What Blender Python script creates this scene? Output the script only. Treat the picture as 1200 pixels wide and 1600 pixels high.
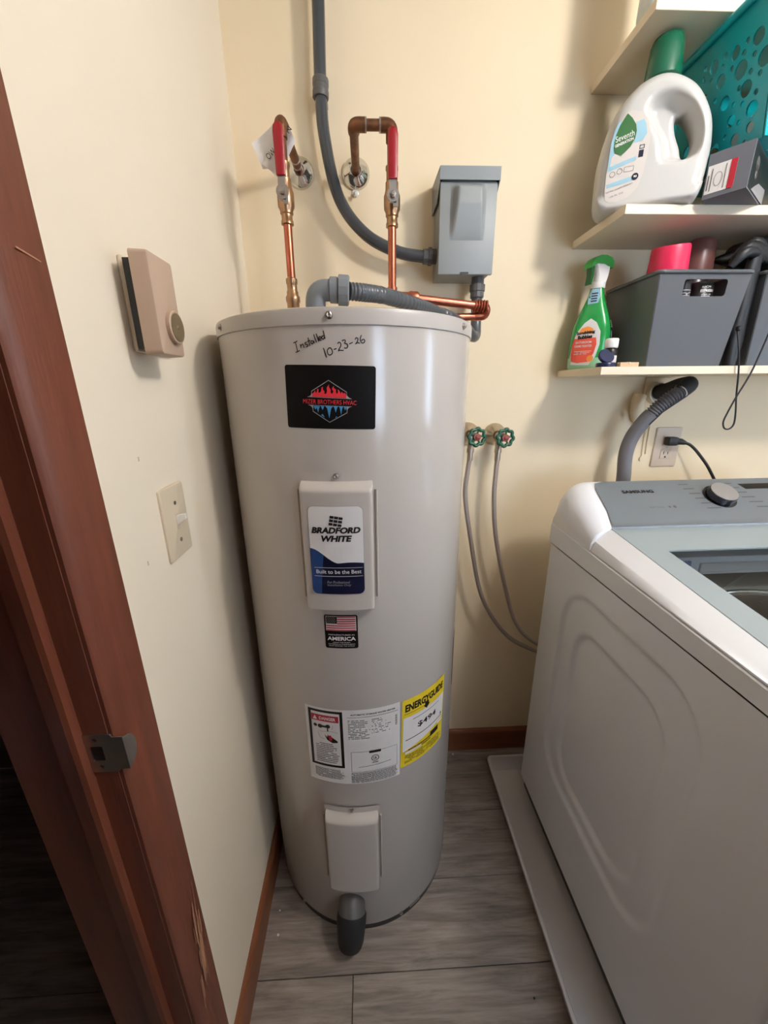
import bpy, bmesh, math, random
from mathutils import Vector, Matrix
random.seed(7)
sc = bpy.context.scene
for o in list(bpy.data.objects):
    bpy.data.objects.remove(o)
COL = sc.collection
PI = math.pi
rad = math.radians

# ------------------------------------------------------------------ camera
F_PX, PITCH, ROLL, YAW, EYE = 605.0, rad(17.727), rad(-0.5666), rad(2.3255), 1.36
fw = Vector((math.sin(YAW) * math.cos(PITCH), math.cos(YAW) * math.cos(PITCH), -math.sin(PITCH)))
rt = Vector((math.cos(YAW), -math.sin(YAW), 0))
up = rt.cross(fw)
r2 = math.cos(ROLL) * rt + math.sin(ROLL) * up
u2 = -math.sin(ROLL) * rt + math.cos(ROLL) * up
cd = bpy.data.cameras.new('camera')
cam = bpy.data.objects.new('camera', cd)
COL.objects.link(cam)
cd.sensor_fit = 'VERTICAL'
cd.sensor_height = 36.0
cd.lens = F_PX / 1600 * 36.0
cd.clip_start = 0.02
cam.matrix_world = Matrix(((r2.x, u2.x, -fw.x, 0), (r2.y, u2.y, -fw.y, 0), (r2.z, u2.z, -fw.z, EYE), (0, 0, 0, 1)))
sc.camera = cam

# ------------------------------------------------------------------ world, exposure
w = bpy.data.worlds.new('world')
sc.world = w
w.use_nodes = True
bg = w.node_tree.nodes['Background']
bg.inputs[0].default_value = (0.62, 0.76, 1.0, 1)
bg.inputs[1].default_value = 12.0
sc.view_settings.view_transform = 'Standard'
sc.view_settings.look = 'None'
sc.view_settings.gamma = 1
sc.view_settings.use_curve_mapping = False
sc.view_settings.exposure = 0.22
LAMP_POS = (0.87, 0.13, 2.12)
LAMP_STRENGTH = 130.0

# room
XL, XR, YB, YF, ZC = -0.306, 1.95, 1.165, -1.90, 2.286


# ------------------------------------------------------------------ materials
def lin(c):
    return tuple(((v / 255) / 12.92 if v / 255 <= 0.04045 else ((v / 255 + 0.055) / 1.055) ** 2.4) for v in c)


MATS = {}


def mat(name, col, rough=0.5, metal=0.0, spec=0.5, var=0.0, vscale=8.0, stretch=(1, 1, 1), bump=0.0, bscale=60.0,
        bstretch=(1, 1, 1), emit=None, alpha=1.0, trans=0.0, coat=0.0, col2=None, sub=0.0):
    m = bpy.data.materials.new(name)
    m.use_nodes = True
    nt = m.node_tree
    b = nt.nodes['Principled BSDF']
    c = lin(col)
    b.inputs['Base Color'].default_value = (*c, 1)
    b.inputs['Roughness'].default_value = rough
    b.inputs['Metallic'].default_value = metal
    b.inputs['Specular IOR Level'].default_value = spec
    b.inputs['Transmission Weight'].default_value = trans
    b.inputs['Coat Weight'].default_value = coat
    b.inputs['Coat Roughness'].default_value = 0.08
    if sub:
        b.inputs['Subsurface Weight'].default_value = sub
        b.inputs['Subsurface Radius'].default_value = (0.01, 0.01, 0.01)
    if emit:
        b.inputs['Emission Color'].default_value = (*lin(emit[0]), 1)
        b.inputs['Emission Strength'].default_value = emit[1]
    tc = nt.nodes.new('ShaderNodeTexCoord')
    if var or col2:
        mp = nt.nodes.new('ShaderNodeMapping')
        mp.inputs['Scale'].default_value = stretch
        oi = nt.nodes.new('ShaderNodeObjectInfo')
        mul = nt.nodes.new('ShaderNodeMath'); mul.operation = 'MULTIPLY'; mul.inputs[1].default_value = 37.0
        nt.links.new(oi.outputs['Random'], mul.inputs[0])
        nt.links.new(mul.outputs[0], mp.inputs['Location'])
        nt.links.new(tc.outputs['Object'], mp.inputs[0])
        n = nt.nodes.new('ShaderNodeTexNoise')
        n.inputs['Scale'].default_value = vscale
        n.inputs['Detail'].default_value = 6
        n.inputs['Roughness'].default_value = 0.6
        nt.links.new(mp.outputs[0], n.inputs['Vector'])
        cr = nt.nodes.new('ShaderNodeValToRGB')
        cr.color_ramp.elements[0].position = 0.3
        cr.color_ramp.elements[1].position = 0.7
        if col2:
            e0, e1 = lin(col), lin(col2)
        else:
            e0 = tuple(v * (1 - var) for v in c)
            e1 = tuple(min(1, v * (1 + var)) for v in c)
        cr.color_ramp.elements[0].color = (*e0, 1)
        cr.color_ramp.elements[1].color = (*e1, 1)
        nt.links.new(n.outputs['Fac'], cr.inputs[0])
        nt.links.new(cr.outputs[0], b.inputs['Base Color'])
    if bump:
        mp2 = nt.nodes.new('ShaderNodeMapping')
        mp2.inputs['Scale'].default_value = bstretch
        nt.links.new(tc.outputs['Object'], mp2.inputs[0])
        n2 = nt.nodes.new('ShaderNodeTexNoise')
        n2.inputs['Scale'].default_value = bscale
        n2.inputs['Detail'].default_value = 3
        nt.links.new(mp2.outputs[0], n2.inputs['Vector'])
        bp = nt.nodes.new('ShaderNodeBump')
        bp.inputs['Strength'].default_value = bump
        bp.inputs['Distance'].default_value = 0.002
        nt.links.new(n2.outputs['Fac'], bp.inputs['Height'])
        nt.links.new(bp.outputs[0], b.inputs['Normal'])
    MATS[name] = m
    return m


M_wall = mat('wall_paint', (233, 214, 180), 0.62, var=0.025, vscale=2.0, bump=0.06, bscale=90)
M_wall_l = mat('wall_paint_eggshell', (236, 224, 202), 0.6, var=0.02, vscale=2.0, bump=0.06, bscale=90)
M_ceil = mat('ceiling_paint', (226, 223, 218), 0.8, bump=0.1, bscale=120)
M_wallfar = mat('pale_wall_paint', (216, 212, 205), 0.7, bump=0.06, bscale=90)
M_dark = mat('subfloor', (35, 30, 28), 0.9)
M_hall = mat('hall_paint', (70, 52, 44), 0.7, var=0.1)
M_wood = mat('stained_wood', (110, 60, 42), 0.42, var=0.22, vscale=9, stretch=(6, 6, .6), bump=0.15, bscale=60, bstretch=(5, 5, .4))
M_base = mat('stained_base', (128, 76, 48), 0.4, var=0.2, vscale=9, stretch=(1, 1, 5), bump=0.1, bscale=60, bstretch=(.6, .6, 5))
M_scuff = mat('bare_wood_scuff', (176, 128, 98), 0.8, var=0.25, vscale=40, stretch=(4, 4, .6))
M_black = mat('black_plastic', (24, 24, 25), 0.4)
M_rubber = mat('black_rubber', (30, 31, 32), 0.6, bump=0.1)
M_white = mat('white_enamel', (236, 236, 238), 0.28, spec=0.5, coat=0.2)
M_whiteplastic = mat('white_plastic', (235, 232, 226), 0.4)
M_jacket = mat('heater_enamel', (186, 178, 169), 0.17, spec=0.6, var=0.012, vscale=3)
M_cap = mat('heater_cap_enamel', (180, 173, 165), 0.36, spec=0.45)
M_steel = mat('zinc_steel', (178, 172, 165), 0.3, metal=1.0)
M_chrome = mat('chrome', (215, 213, 208), 0.12, metal=1.0)
M_nickel = mat('satin_nickel', (190, 178, 160), 0.28, metal=1.0)
M_copper = mat('bright_copper', (188, 108, 84), 0.32, metal=1.0, var=0.12, vscale=30, stretch=(2, 2, .4))
M_oldcopper = mat('aged_copper', (120, 82, 58), 0.45, metal=0.85, var=0.4, vscale=50)
M_brass = mat('brass', (172, 136, 104), 0.32, metal=1.0, var=0.08, vscale=40)
M_red = mat('red_vinyl', (150, 12, 26), 0.35)
M_conduit = mat('grey_pvc_jacket', (62, 65, 69), 0.2, spec=0.6)
M_flex = mat('grey_flex_conduit', (78, 81, 85), 0.28)
M_fitting = mat('grey_pvc_fitting', (120, 124, 127), 0.45)
M_fitting_dark = mat('dark_pvc_fitting', (88, 86, 84), 0.45)
M_box = mat('grey_powder_coat', (143, 147, 145), 0.45, bump=0.05, bscale=200)
M_boxhood = mat('grey_powder_coat_hood', (128, 134, 135), 0.45, bump=0.05, bscale=200)
M_paper = mat('white_paper', (226, 222, 218), 0.7, var=0.03, vscale=20)
M_label = mat('label_white', (218, 214, 210), 0.45)
M_labelgrey = mat('label_shaded_panel', (190, 186, 184), 0.45)
M_yellow = mat('label_yellow', (228, 200, 40), 0.45)
M_ink = mat('black_ink', (16, 14, 14), 0.5)
M_inkgrey = mat('grey_ink', (96, 92, 90), 0.5)
M_decalblack = mat('decal_black', (14, 11, 11), 0.55, spec=0.15)
M_decalred = mat('decal_red', (222, 50, 60), 0.4)
M_decalgrey = mat('decal_grey', (150, 146, 145), 0.4)
M_decalblue = mat('decal_blue', (62, 138, 186), 0.4)
M_decalltblue = mat('decal_light_blue', (150, 190, 205), 0.4)
M_navy = mat('label_navy', (13, 20, 48), 0.35)
M_navy2 = mat('label_mid_blue', (38, 66, 118), 0.35)
M_flagred = mat('flag_red', (176, 30, 48), 0.45)
M_skin = mat('print_skin', (214, 180, 165), 0.5)
M_brown = mat('thermostat_beige', (186, 160, 138), 0.45)
M_brown2 = mat('thermostat_dial', (128, 112, 84), 0.4, metal=0.3)
M_ivory = mat('ivory_plastic', (232, 220, 196), 0.35)
M_switch = mat('switch_ivory', (212, 198, 172), 0.35)
M_tanplate = mat('almond_plastic', (205, 186, 165), 0.4)
M_shelf = mat('shelf_laminate', (228, 212, 186), 0.5, var=0.03, vscale=4)
M_braid = mat('braided_steel', (182, 170, 162), 0.3, metal=0.9, bump=0.8, bscale=900)
M_green = mat('green_handwheel', (24, 84, 56), 0.3, coat=0.3)
M_redbrown = mat('red_bronze_stem', (140, 70, 62), 0.4, metal=0.4)
M_teal = mat('teal_plastic', (6, 166, 174), 0.35, sub=0.0)
M_jug = mat('white_hdpe', (194, 192, 187), 0.35)
M_juglabel = mat('jug_label_stock', (206, 198, 190), 0.5)
M_capgreen = mat('green_cap', (16, 92, 64), 0.25, spec=0.6)
M_leaf = mat('leaf_green_print', (52, 104, 56), 0.4)
M_spray = mat('spray_green', (34, 150, 70), 0.22, spec=0.6)
M_sprayclear = mat('spray_pale_green', (150, 200, 160), 0.25)
M_triggreen = mat('trigger_green', (60, 172, 74), 0.35)
M_triggerdark = mat('trigger_dark_green', (12, 96, 40), 0.35)
M_coral = mat('coral_print', (232, 92, 72), 0.4)
M_orange = mat('orange_print', (240, 150, 70), 0.4)
M_bin = mat('grey_bin_plastic', (86, 88, 91), 0.3, spec=0.5)
M_pink = mat('pink_cap', (226, 42, 84), 0.4)
M_browncap = mat('brown_cap', (112, 72, 66), 0.35)
M_cloth = mat('black_nylon', (30, 31, 33), 0.45, bump=0.3, bscale=60)
M_cord = mat('black_cord', (22, 18, 20), 0.5)
M_shoebox = mat('grey_card', (98, 100, 106), 0.6)
M_navyplastic = mat('navy_plastic', (16, 26, 66), 0.3)
M_darkbottle = mat('dark_bottle', (38, 32, 34), 0.3)
M_pegwood = mat('pale_wood', (214, 178, 140), 0.6, var=0.1, vscale=30)
M_hose = mat('grey_hose', (112, 110, 114), 0.45)
M_hosedark = mat('dark_hose_ribs', (60, 60, 62), 0.45)
M_greyconsole = mat('grey_console', (128, 134, 138), 0.33, metal=0.25)
M_lidborder = mat('grey_lid_border', (158, 168, 170), 0.18)
M_screen = mat('dark_screen', (26, 28, 30), 0.15)
M_knob = mat('brushed_knob', (190, 188, 188), 0.32, metal=0.7)
M_knobdark = mat('dark_chrome', (80, 80, 86), 0.15, metal=1.0)
M_tub = mat('grey_tub_cover', (150, 146, 140), 0.5)
M_drum = mat('drum_steel', (118, 118, 120), 0.3, metal=1.0, bump=0.6, bscale=120)
M_dispenser = mat('dispenser_white', (205, 206, 210), 0.35)
M_blueclear = mat('dispenser_blue', (90, 120, 165), 0.3)
M_pan = mat('grey_pan', (206, 200, 196), 0.45)
M_debris = mat('pale_debris', (210, 205, 200), 0.8)
M_clear = mat('clear_plastic', (225, 222, 214), 0.12, spec=0.7)
M_lampmetal = mat('lamp_white_metal', (230, 228, 222), 0.4)
M_globe = mat('lamp_globe', (255, 240, 215), 0.4, emit=((250, 246, 243), LAMP_STRENGTH))


def glass_mat(name, tint, gloss=0.08):
    m = bpy.data.materials.new(name)
    m.use_nodes = True
    nt = m.node_tree
    nt.nodes.clear()
    out = nt.nodes.new('ShaderNodeOutputMaterial')
    mx = nt.nodes.new('ShaderNodeMixShader')
    tr = nt.nodes.new('ShaderNodeBsdfTransparent')
    gl = nt.nodes.new('ShaderNodeBsdfGlossy')
    fr = nt.nodes.new('ShaderNodeLayerWeight')
    pw = nt.nodes.new('ShaderNodeMath'); pw.operation = 'POWER'; pw.inputs[1].default_value = 5.0
    ma = nt.nodes.new('ShaderNodeMath'); ma.operation = 'MULTIPLY_ADD'; ma.inputs[1].default_value = 0.5; ma.inputs[2].default_value = 0.03
    nt.links.new(fr.outputs['Facing'], pw.inputs[0])
    nt.links.new(pw.outputs[0], ma.inputs[0])
    tr.inputs[0].default_value = (*tint, 1)
    gl.inputs['Roughness'].default_value = 0.03
    nt.links.new(ma.outputs[0], mx.inputs[0])
    nt.links.new(tr.outputs[0], mx.inputs[1])
    nt.links.new(gl.outputs[0], mx.inputs[2])
    nt.links.new(mx.outputs[0], out.inputs[0])
    MATS[name] = m
    return m


M_glass = glass_mat('lid_glass', (0.82, 0.85, 0.86))
M_winglass = glass_mat('window_glass', (0.95, 0.97, 0.97))


def floor_mat():
    m = mat('grey_oak_plank', (104, 94, 87), 0.5)
    nt = m.node_tree
    b = nt.nodes['Principled BSDF']
    tc = nt.nodes.new('ShaderNodeTexCoord')
    oi = nt.nodes.new('ShaderNodeObjectInfo')
    vm = nt.nodes.new('ShaderNodeVectorMath'); vm.operation = 'SCALE'
    vm.inputs[0].default_value = (17, 31, 5)
    nt.links.new(oi.outputs['Random'], vm.inputs['Scale'])
    ad = nt.nodes.new('ShaderNodeVectorMath'); ad.operation = 'ADD'
    nt.links.new(tc.outputs['Object'], ad.inputs[0]); nt.links.new(vm.outputs[0], ad.inputs[1])
    mp = nt.nodes.new('ShaderNodeMapping'); mp.inputs['Scale'].default_value = (1.2, 9, 1)
    nt.links.new(ad.outputs[0], mp.inputs[0])
    n1 = nt.nodes.new('ShaderNodeTexNoise'); n1.inputs['Scale'].default_value = 4; n1.inputs['Detail'].default_value = 8
    n1.inputs['Roughness'].default_value = .65; n1.inputs['Distortion'].default_value = .6
    nt.links.new(mp.outputs[0], n1.inputs['Vector'])
    mp2 = nt.nodes.new('ShaderNodeMapping'); mp2.inputs['Scale'].default_value = (3, 60, 1)
    nt.links.new(ad.outputs[0], mp2.inputs[0])
    n2 = nt.nodes.new('ShaderNodeTexNoise'); n2.inputs['Scale'].default_value = 3; n2.inputs['Detail'].default_value = 4
    nt.links.new(mp2.outputs[0], n2.inputs['Vector'])
    mx = nt.nodes.new('ShaderNodeMath'); mx.operation = 'MULTIPLY_ADD'; mx.inputs[1].default_value = .35
    nt.links.new(n2.outputs['Fac'], mx.inputs[0]); nt.links.new(n1.outputs['Fac'], mx.inputs[2])
    cr = nt.nodes.new('ShaderNodeValToRGB')
    cr.color_ramp.elements[0].position = .45; cr.color_ramp.elements[1].position = .95
    cr.color_ramp.elements[0].color = (*lin((100, 90, 82)), 1)
    cr.color_ramp.elements[1].color = (*lin((172, 158, 146)), 1)
    nt.links.new(mx.outputs[0], cr.inputs[0])
    nt.links.new(cr.outputs[0], b.inputs['Base Color'])
    bp = nt.nodes.new('ShaderNodeBump'); bp.inputs['Strength'].default_value = .12; bp.inputs['Distance'].default_value = .002
    nt.links.new(n2.outputs['Fac'], bp.inputs['Height']); nt.links.new(bp.outputs[0], b.inputs['Normal'])
    return m


M_floor = floor_mat()


# ------------------------------------------------------------------ mesh helpers: data is (verts, faces)
def join(*mds):
    V, Fc = [], []
    for v, f in mds:
        o = len(V)
        V += [tuple(p) for p in v]
        Fc += [tuple(i + o for i in q) for q in f]
    return V, Fc


def xf(md, fn):
    return [tuple(fn(Vector(p))) for p in md[0]], md[1]


def mx(md, M):
    return [tuple(M @ Vector(p)) for p in md[0]], md[1]


def from_bm(bm):
    bm.verts.ensure_lookup_table()
    bm.verts.index_update()
    r = ([tuple(v.co) for v in bm.verts], [tuple(v.index for v in f.verts) for f in bm.faces])
    bm.free()
    return r


def to_bm(md):
    bm = bmesh.new()
    vs = [bm.verts.new(p) for p in md[0]]
    for f in md[1]:
        try:
            bm.faces.new([vs[i] for i in f])
        except ValueError:
            pass
    return bm


def box(x0, x1, y0, y1, z0, z1, b=0.0, seg=2):
    bm = bmesh.new()
    bmesh.ops.create_cube(bm, size=1)
    for v in bm.verts:
        v.co = Vector(((x0 + x1) / 2 + v.co.x * (x1 - x0), (y0 + y1) / 2 + v.co.y * (y1 - y0), (z0 + z1) / 2 + v.co.z * (z1 - z0)))
    if b:
        bmesh.ops.bevel(bm, geom=bm.edges[:], offset=b, segments=seg, profile=.5, affect='EDGES')
    return from_bm(bm)


def hexa(p):  # 8 points: bottom 4 ccw, top 4 ccw
    return list(p), [(3, 2, 1, 0), (4, 5, 6, 7), (0, 1, 5, 4), (1, 2, 6, 5), (2, 3, 7, 6), (3, 0, 4, 7)]


def spline(pts, n=10, closed=False):
    P = [Vector(p) for p in pts]
    out = []
    N = len(P)
    for i in range(N if closed else N - 1):
        if closed:
            a, b, c, d = P[(i - 1) % N], P[i], P[(i + 1) % N], P[(i + 2) % N]
        else:
            b, c = P[i], P[i + 1]
            a = P[i - 1] if i else b + (b - c)
            d = P[i + 2] if i + 2 < N else c + (c - b)
        for k in range(n):
            t = k / n
            out.append(.5 * ((2 * b) + (-a + c) * t + (2 * a - 5 * b + 4 * c - d) * t * t + (-a + 3 * b - 3 * c + d) * t ** 3))
    if not closed:
        out.append(P[-1])
    return out


def fillet(pts, r, n=6):
    P = [Vector(p) for p in pts]
    out = [P[0]]
    for i in range(1, len(P) - 1):
        a, b, c = P[i - 1], P[i], P[i + 1]
        d1, d2 = (a - b).normalized(), (c - b).normalized()
        rr = min(r, (a - b).length * .49, (c - b).length * .49)
        s, e = b + d1 * rr, b + d2 * rr
        for k in range(n + 1):
            t = k / n
            out.append((1 - t) ** 2 * s + 2 * t * (1 - t) * b + t * t * e)
    out.append(P[-1])
    return out


def tube(path, r, n=12, caps=True, closed=False):
    P = [Vector(p) for p in path]
    N = len(P)
    rs = r if isinstance(r, (list, tuple)) else [r] * N
    V, Fc = [], []
    nrm = None
    for i in range(N):
        if closed:
            t = (P[(i + 1) % N] - P[i - 1]).normalized()
        else:
            t = (P[min(i + 1, N - 1)] - P[max(i - 1, 0)]).normalized()
        if nrm is None:
            nrm = t.orthogonal().normalized()
        nrm = (nrm - t * nrm.dot(t))
        if nrm.length < 1e-6:
            nrm = t.orthogonal()
        nrm.normalize()
        bn = t.cross(nrm)
        for k in range(n):
            a = 2 * PI * k / n
            V.append(tuple(P[i] + (nrm * math.cos(a) + bn * math.sin(a)) * rs[i]))
    for i in range(N if closed else N - 1):
        j = (i + 1) % N
        for k in range(n):
            Fc.append((i * n + k, i * n + (k + 1) % n, j * n + (k + 1) % n, j * n + k))
    if caps and not closed:
        Fc.append(tuple(reversed(range(n))))
        Fc.append(tuple((N - 1) * n + k for k in range(n)))
    return V, Fc


def lathe(prof, n=24, origin=(0, 0, 0), axis=(0, 0, 1), lobes=None):
    ax = Vector(axis).normalized()
    q = Vector((0, 0, 1)).rotation_difference(ax)
    o = Vector(origin)
    V, Fc = [], []
    m = len(prof)
    for (r, h) in prof:
        for k in range(n):
            a = 2 * PI * k / n
            rr = r * (lobes(a) if lobes else 1)
            V.append(tuple(o + q @ Vector((rr * math.cos(a), rr * math.sin(a), h))))
    for i in range(m - 1):
        for k in range(n):
            Fc.append((i * n + k, i * n + (k + 1) % n, (i + 1) * n + (k + 1) % n, (i + 1) * n + k))
    Fc.append(tuple(reversed(range(n))))
    Fc.append(tuple((m - 1) * n + k for k in range(n)))
    return V, Fc


def rod(p0, p1, r, n=12):
    return tube([p0, p1], r, n)


def loft(rings, caps=True, closed=True):
    n = len(rings[0])
    V = [tuple(p) for r in rings for p in r]
    Fc = []
    for i in range(len(rings) - 1):
        for k in range(n if closed else n - 1):
            Fc.append((i * n + k, i * n + (k + 1) % n, (i + 1) * n + (k + 1) % n, (i + 1) * n + k))
    if caps:
        Fc.append(tuple(reversed(range(n))))
        Fc.append(tuple((len(rings) - 1) * n + k for k in range(n)))
    return V, Fc


def grid(nu, nv, fn):
    V = [tuple(fn(i / nu, j / nv)) for i in range(nu + 1) for j in range(nv + 1)]
    Fc = [(i * (nv + 1) + j, (i + 1) * (nv + 1) + j, (i + 1) * (nv + 1) + j + 1, i * (nv + 1) + j + 1) for i in range(nu) for j in range(nv)]
    return V, Fc


def curve2d(outer, holes=(), extrude=0.0):
    """flat 2D plate with holes (x, y, +-extrude)"""
    cu = bpy.data.curves.new('c', 'CURVE')
    cu.dimensions = '2D'
    cu.fill_mode = 'BOTH'
    cu.extrude = extrude
    for pts in [outer] + list(holes):
        s = cu.splines.new('POLY')
        s.points.add(len(pts) - 1)
        for p, q in zip(s.points, pts):
            p.co = (q[0], q[1], 0, 1)
        s.use_cyclic_u = True
    ob = bpy.data.objects.new('c', cu)
    COL.objects.link(ob)
    me = ob.to_mesh()
    r = ([tuple(v.co) for v in me.vertices], [tuple(p.vertices) for p in me.polygons])
    ob.to_mesh_clear()
    bpy.data.objects.remove(ob)
    bpy.data.curves.remove(cu)
    return r


def text2d(s, w=None, h=None, cx=0, cy=0, rot=0, shear=0.0, bold=0.0, left=False):
    cu = bpy.data.curves.new('t', 'FONT')
    cu.body = s
    cu.size = 1
    cu.shear = shear
    cu.offset = bold
    cu.resolution_u = 3
    cu.dimensions = '2D'
    cu.fill_mode = 'BOTH'
    ob = bpy.data.objects.new('t', cu)
    COL.objects.link(ob)
    me = ob.to_mesh()
    V = [tuple(v.co) for v in me.vertices]
    Fc = [tuple(p.vertices) for p in me.polygons]
    ob.to_mesh_clear()
    bpy.data.objects.remove(ob)
    bpy.data.curves.remove(cu)
    x0, x1 = min(v[0] for v in V), max(v[0] for v in V)
    y0, y1 = min(v[1] for v in V), max(v[1] for v in V)
    sx = w / (x1 - x0) if w else None
    sy = h / (y1 - y0) if h else None
    sx = sx or sy
    sy = sy or sx
    c, q = math.cos(rot), math.sin(rot)
    out = []
    for v in V:
        x = (v[0] - (x0 if left else (x0 + x1) / 2)) * sx
        y = (v[1] - (y0 + y1) / 2) * sy
        out.append((cx + x * c - y * q, cy + x * q + y * c, 0))
    return out, Fc


def poly2d(pts):
    return [(p[0], p[1], 0) for p in pts], [tuple(range(len(pts)))]


def rrect(cx, cy, w, h, r=0.0, n=4):
    if r <= 0:
        return [(cx - w / 2, cy - h / 2), (cx + w / 2, cy - h / 2), (cx + w / 2, cy + h / 2), (cx - w / 2, cy + h / 2)]
    pts = []
    for qx, qy, a0 in ((1, -1, -90), (1, 1, 0), (-1, 1, 90), (-1, -1, 180)):
        for k in range(n + 1):
            a = rad(a0 + 90 * k / n)
            pts.append((cx + qx * (w / 2 - r) + r * math.cos(a), cy + qy * (h / 2 - r) + r * math.sin(a)))
    return pts


def circ(cx, cy, r, n=16, ry=None):
    return [(cx + r * math.cos(2 * PI * k / n), cy + (ry or r) * math.sin(2 * PI * k / n)) for k in range(n)]


def ribbon2d(pts, wd):
    P = [Vector((p[0], p[1])) for p in pts]
    V, Fc = [], []
    for i, p in enumerate(P):
        t = (P[min(i + 1, len(P) - 1)] - P[max(i - 1, 0)])
        t = t.normalized() if t.length > 0 else Vector((1, 0))
        nn = Vector((-t.y, t.x)) * wd / 2
        V += [(p.x + nn.x, p.y + nn.y, 0), (p.x - nn.x, p.y - nn.y, 0)]
    for i in range(len(P) - 1):
        Fc.append((2 * i, 2 * i + 1, 2 * i + 3, 2 * i + 2))
    return V, Fc


def slice2d(md, step=0.012, axis=0):
    bm = to_bm(md)
    lo = min(v.co[axis] for v in bm.verts)
    hi = max(v.co[axis] for v in bm.verts)
    x = math.ceil(lo / step) * step
    no = (1, 0, 0) if axis == 0 else (0, 1, 0)
    while x < hi:
        co = (x, 0, 0) if axis == 0 else (0, x, 0)
        bmesh.ops.bisect_plane(bm, geom=bm.verts[:] + bm.edges[:] + bm.faces[:], dist=1e-7, plane_co=co, plane_no=no)
        x += step
    return from_bm(bm)


def fineprint(x0, x1, y0, y1, rows, fill=.85, hfrac=.55, ragged=0.25):
    V, Fc = [], []
    dy = (y1 - y0) / rows
    for r in range(rows):
        y = y1 - (r + .5) * dy
        x = x0
        end = x1 - random.random() * ragged * (x1 - x0)
        while x < end:
            l = min(end - x, (x1 - x0) * random.uniform(.03, .1))
            if random.random() < fill:
                o = len(V)
                h = dy * hfrac / 2
                V += [(x, y - h, 0), (x + l * .85, y - h, 0), (x + l * .85, y + h, 0), (x, y + h, 0)]
                Fc.append((o, o + 1, o + 2, o + 3))
            x += l
    return V, Fc


# ------------------------------------------------------------------ object helpers
def obj(name, md, m, origin=(0, 0, 0), parent=None, smooth=35):
    o0 = Vector(origin)
    me = bpy.data.meshes.new(name)
    me.from_pydata([tuple(Vector(p) - o0) for p in md[0]], [], md[1])
    me.validate()
    if smooth:
        me.polygons.foreach_set('use_smooth', [True] * len(me.polygons))
        me.set_sharp_from_angle(angle=rad(smooth))
    me.materials.append(m)
    o = bpy.data.objects.new(name, me)
    COL.objects.link(o)
    if parent is not None:
        o.parent = parent
    else:
        o.location = o0
    return o


def tag(o, label, cat, group=None, kind=None):
    if label: o['label'] = label
    if cat: o['category'] = cat
    if group: o['group'] = group
    if kind: o['kind'] = kind
    return o


class Thing:
    def __init__(self, name, label, cat, loc, group=None, kind=None):
        self.loc = Vector(loc)
        self.root = bpy.data.objects.new(name, None)
        self.root.empty_display_size = .05
        self.root.location = self.loc
        COL.objects.link(self.root)
        tag(self.root, label, cat, group, kind)

    def part(self, name, md, m, parent=None, smooth=35, label=None):
        o = obj(name, md, m, self.loc, parent if parent is not None else self.root, smooth)
        if label: o['label'] = label
        return o


def struct(name, md, m, smooth=0, label=None):
    o = obj(name, md, m, (0, 0, 0), None, smooth)
    o['kind'] = 'structure'
    if label: o['label'] = label
    return o


def move(md, d):
    return [(p[0] + d[0], p[1] + d[1], p[2] + d[2]) for p in md[0]], md[1]


def smoothstep(t):
    t = max(0, min(1, t))
    return t * t * (3 - 2 * t)


# ================================================================== STRUCTURE
OPEN0, OPEN1, HEAD = -0.40, 0.366, 2.03       # door opening in the left wall
struct('wall_back', box(XL - .115, XR + .1, YB, YB + .1, 0, ZC), M_wall, label='cream painted back wall behind the water heater')
struct('wall_left', join(box(XL - .115, XL, OPEN1, YB, 0, ZC), box(XL - .115, XL, OPEN0, OPEN1, HEAD, ZC), box(XL - .115, XL, YF, OPEN0, 0, ZC)),
       M_wall_l, label='pale cream left wall with the door opening')
# right wall; unseen narrow window added to light the heater's right side
WY0, WY1, WZ0, WZ1 = 0.12, 0.40, 1.05, 1.70
struct('wall_right', join(box(XR, XR + .1, YF, WY0, 0, ZC), box(XR, XR + .1, WY1, YB, 0, ZC), box(XR, XR + .1, WY0, WY1, 0, WZ0), box(XR, XR + .1, WY0, WY1, WZ1, ZC)),
       M_wallfar, label='pale right wall with an added narrow window')
added_win = struct('added_window_1', curve2d(rrect(0, 0, WY1 - WY0, WZ1 - WZ0), [rrect(0, 0, WY1 - WY0 - .06, WZ1 - WZ0 - .06)], .02), M_whiteplastic, label='added narrow white framed window, out of view')
added_win.data.transform(Matrix.Translation((XR + .04, (WY0 + WY1) / 2, (WZ0 + WZ1) / 2)) @ Matrix(((0, 0, 1, 0), (1, 0, 0, 0), (0, 1, 0, 0), (0, 0, 0, 1))))
obj('pane', box(XR + .038, XR + .042, WY0 + .03, WY1 - .03, WZ0 + .03, WZ1 - .03), M_winglass, (0, 0, 0), added_win, 0)
VX0, VX1, VZ0, VZ1 = 0.80, 1.75, 0.85, 1.85  # opening for an unseen window, added as cool fill from behind
struct('wall_front', join(box(XL - .115, VX0, YF - .1, YF, 0, ZC), box(VX1, XR + .1, YF - .1, YF, 0, ZC), box(VX0, VX1, YF - .1, YF, 0, VZ0), box(VX0, VX1, YF - .1, YF, VZ1, ZC)), M_wallfar, label='pale wall behind the viewpoint')
added_win2 = struct('added_window_2', curve2d(rrect(0, 0, VX1 - VX0, VZ1 - VZ0), [rrect(0, (VZ1 - VZ0) / 4, VX1 - VX0 - .08, (VZ1 - VZ0) / 2 - .06), rrect(0, -(VZ1 - VZ0) / 4, VX1 - VX0 - .08, (VZ1 - VZ0) / 2 - .06)], .02), M_whiteplastic, label='added white sash window behind the viewpoint, for cool fill light')
added_win2.data.transform(Matrix.Translation(((VX0 + VX1) / 2, YF - .04, (VZ0 + VZ1) / 2)) @ Matrix.Rotation(PI / 2, 4, 'X'))
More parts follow.
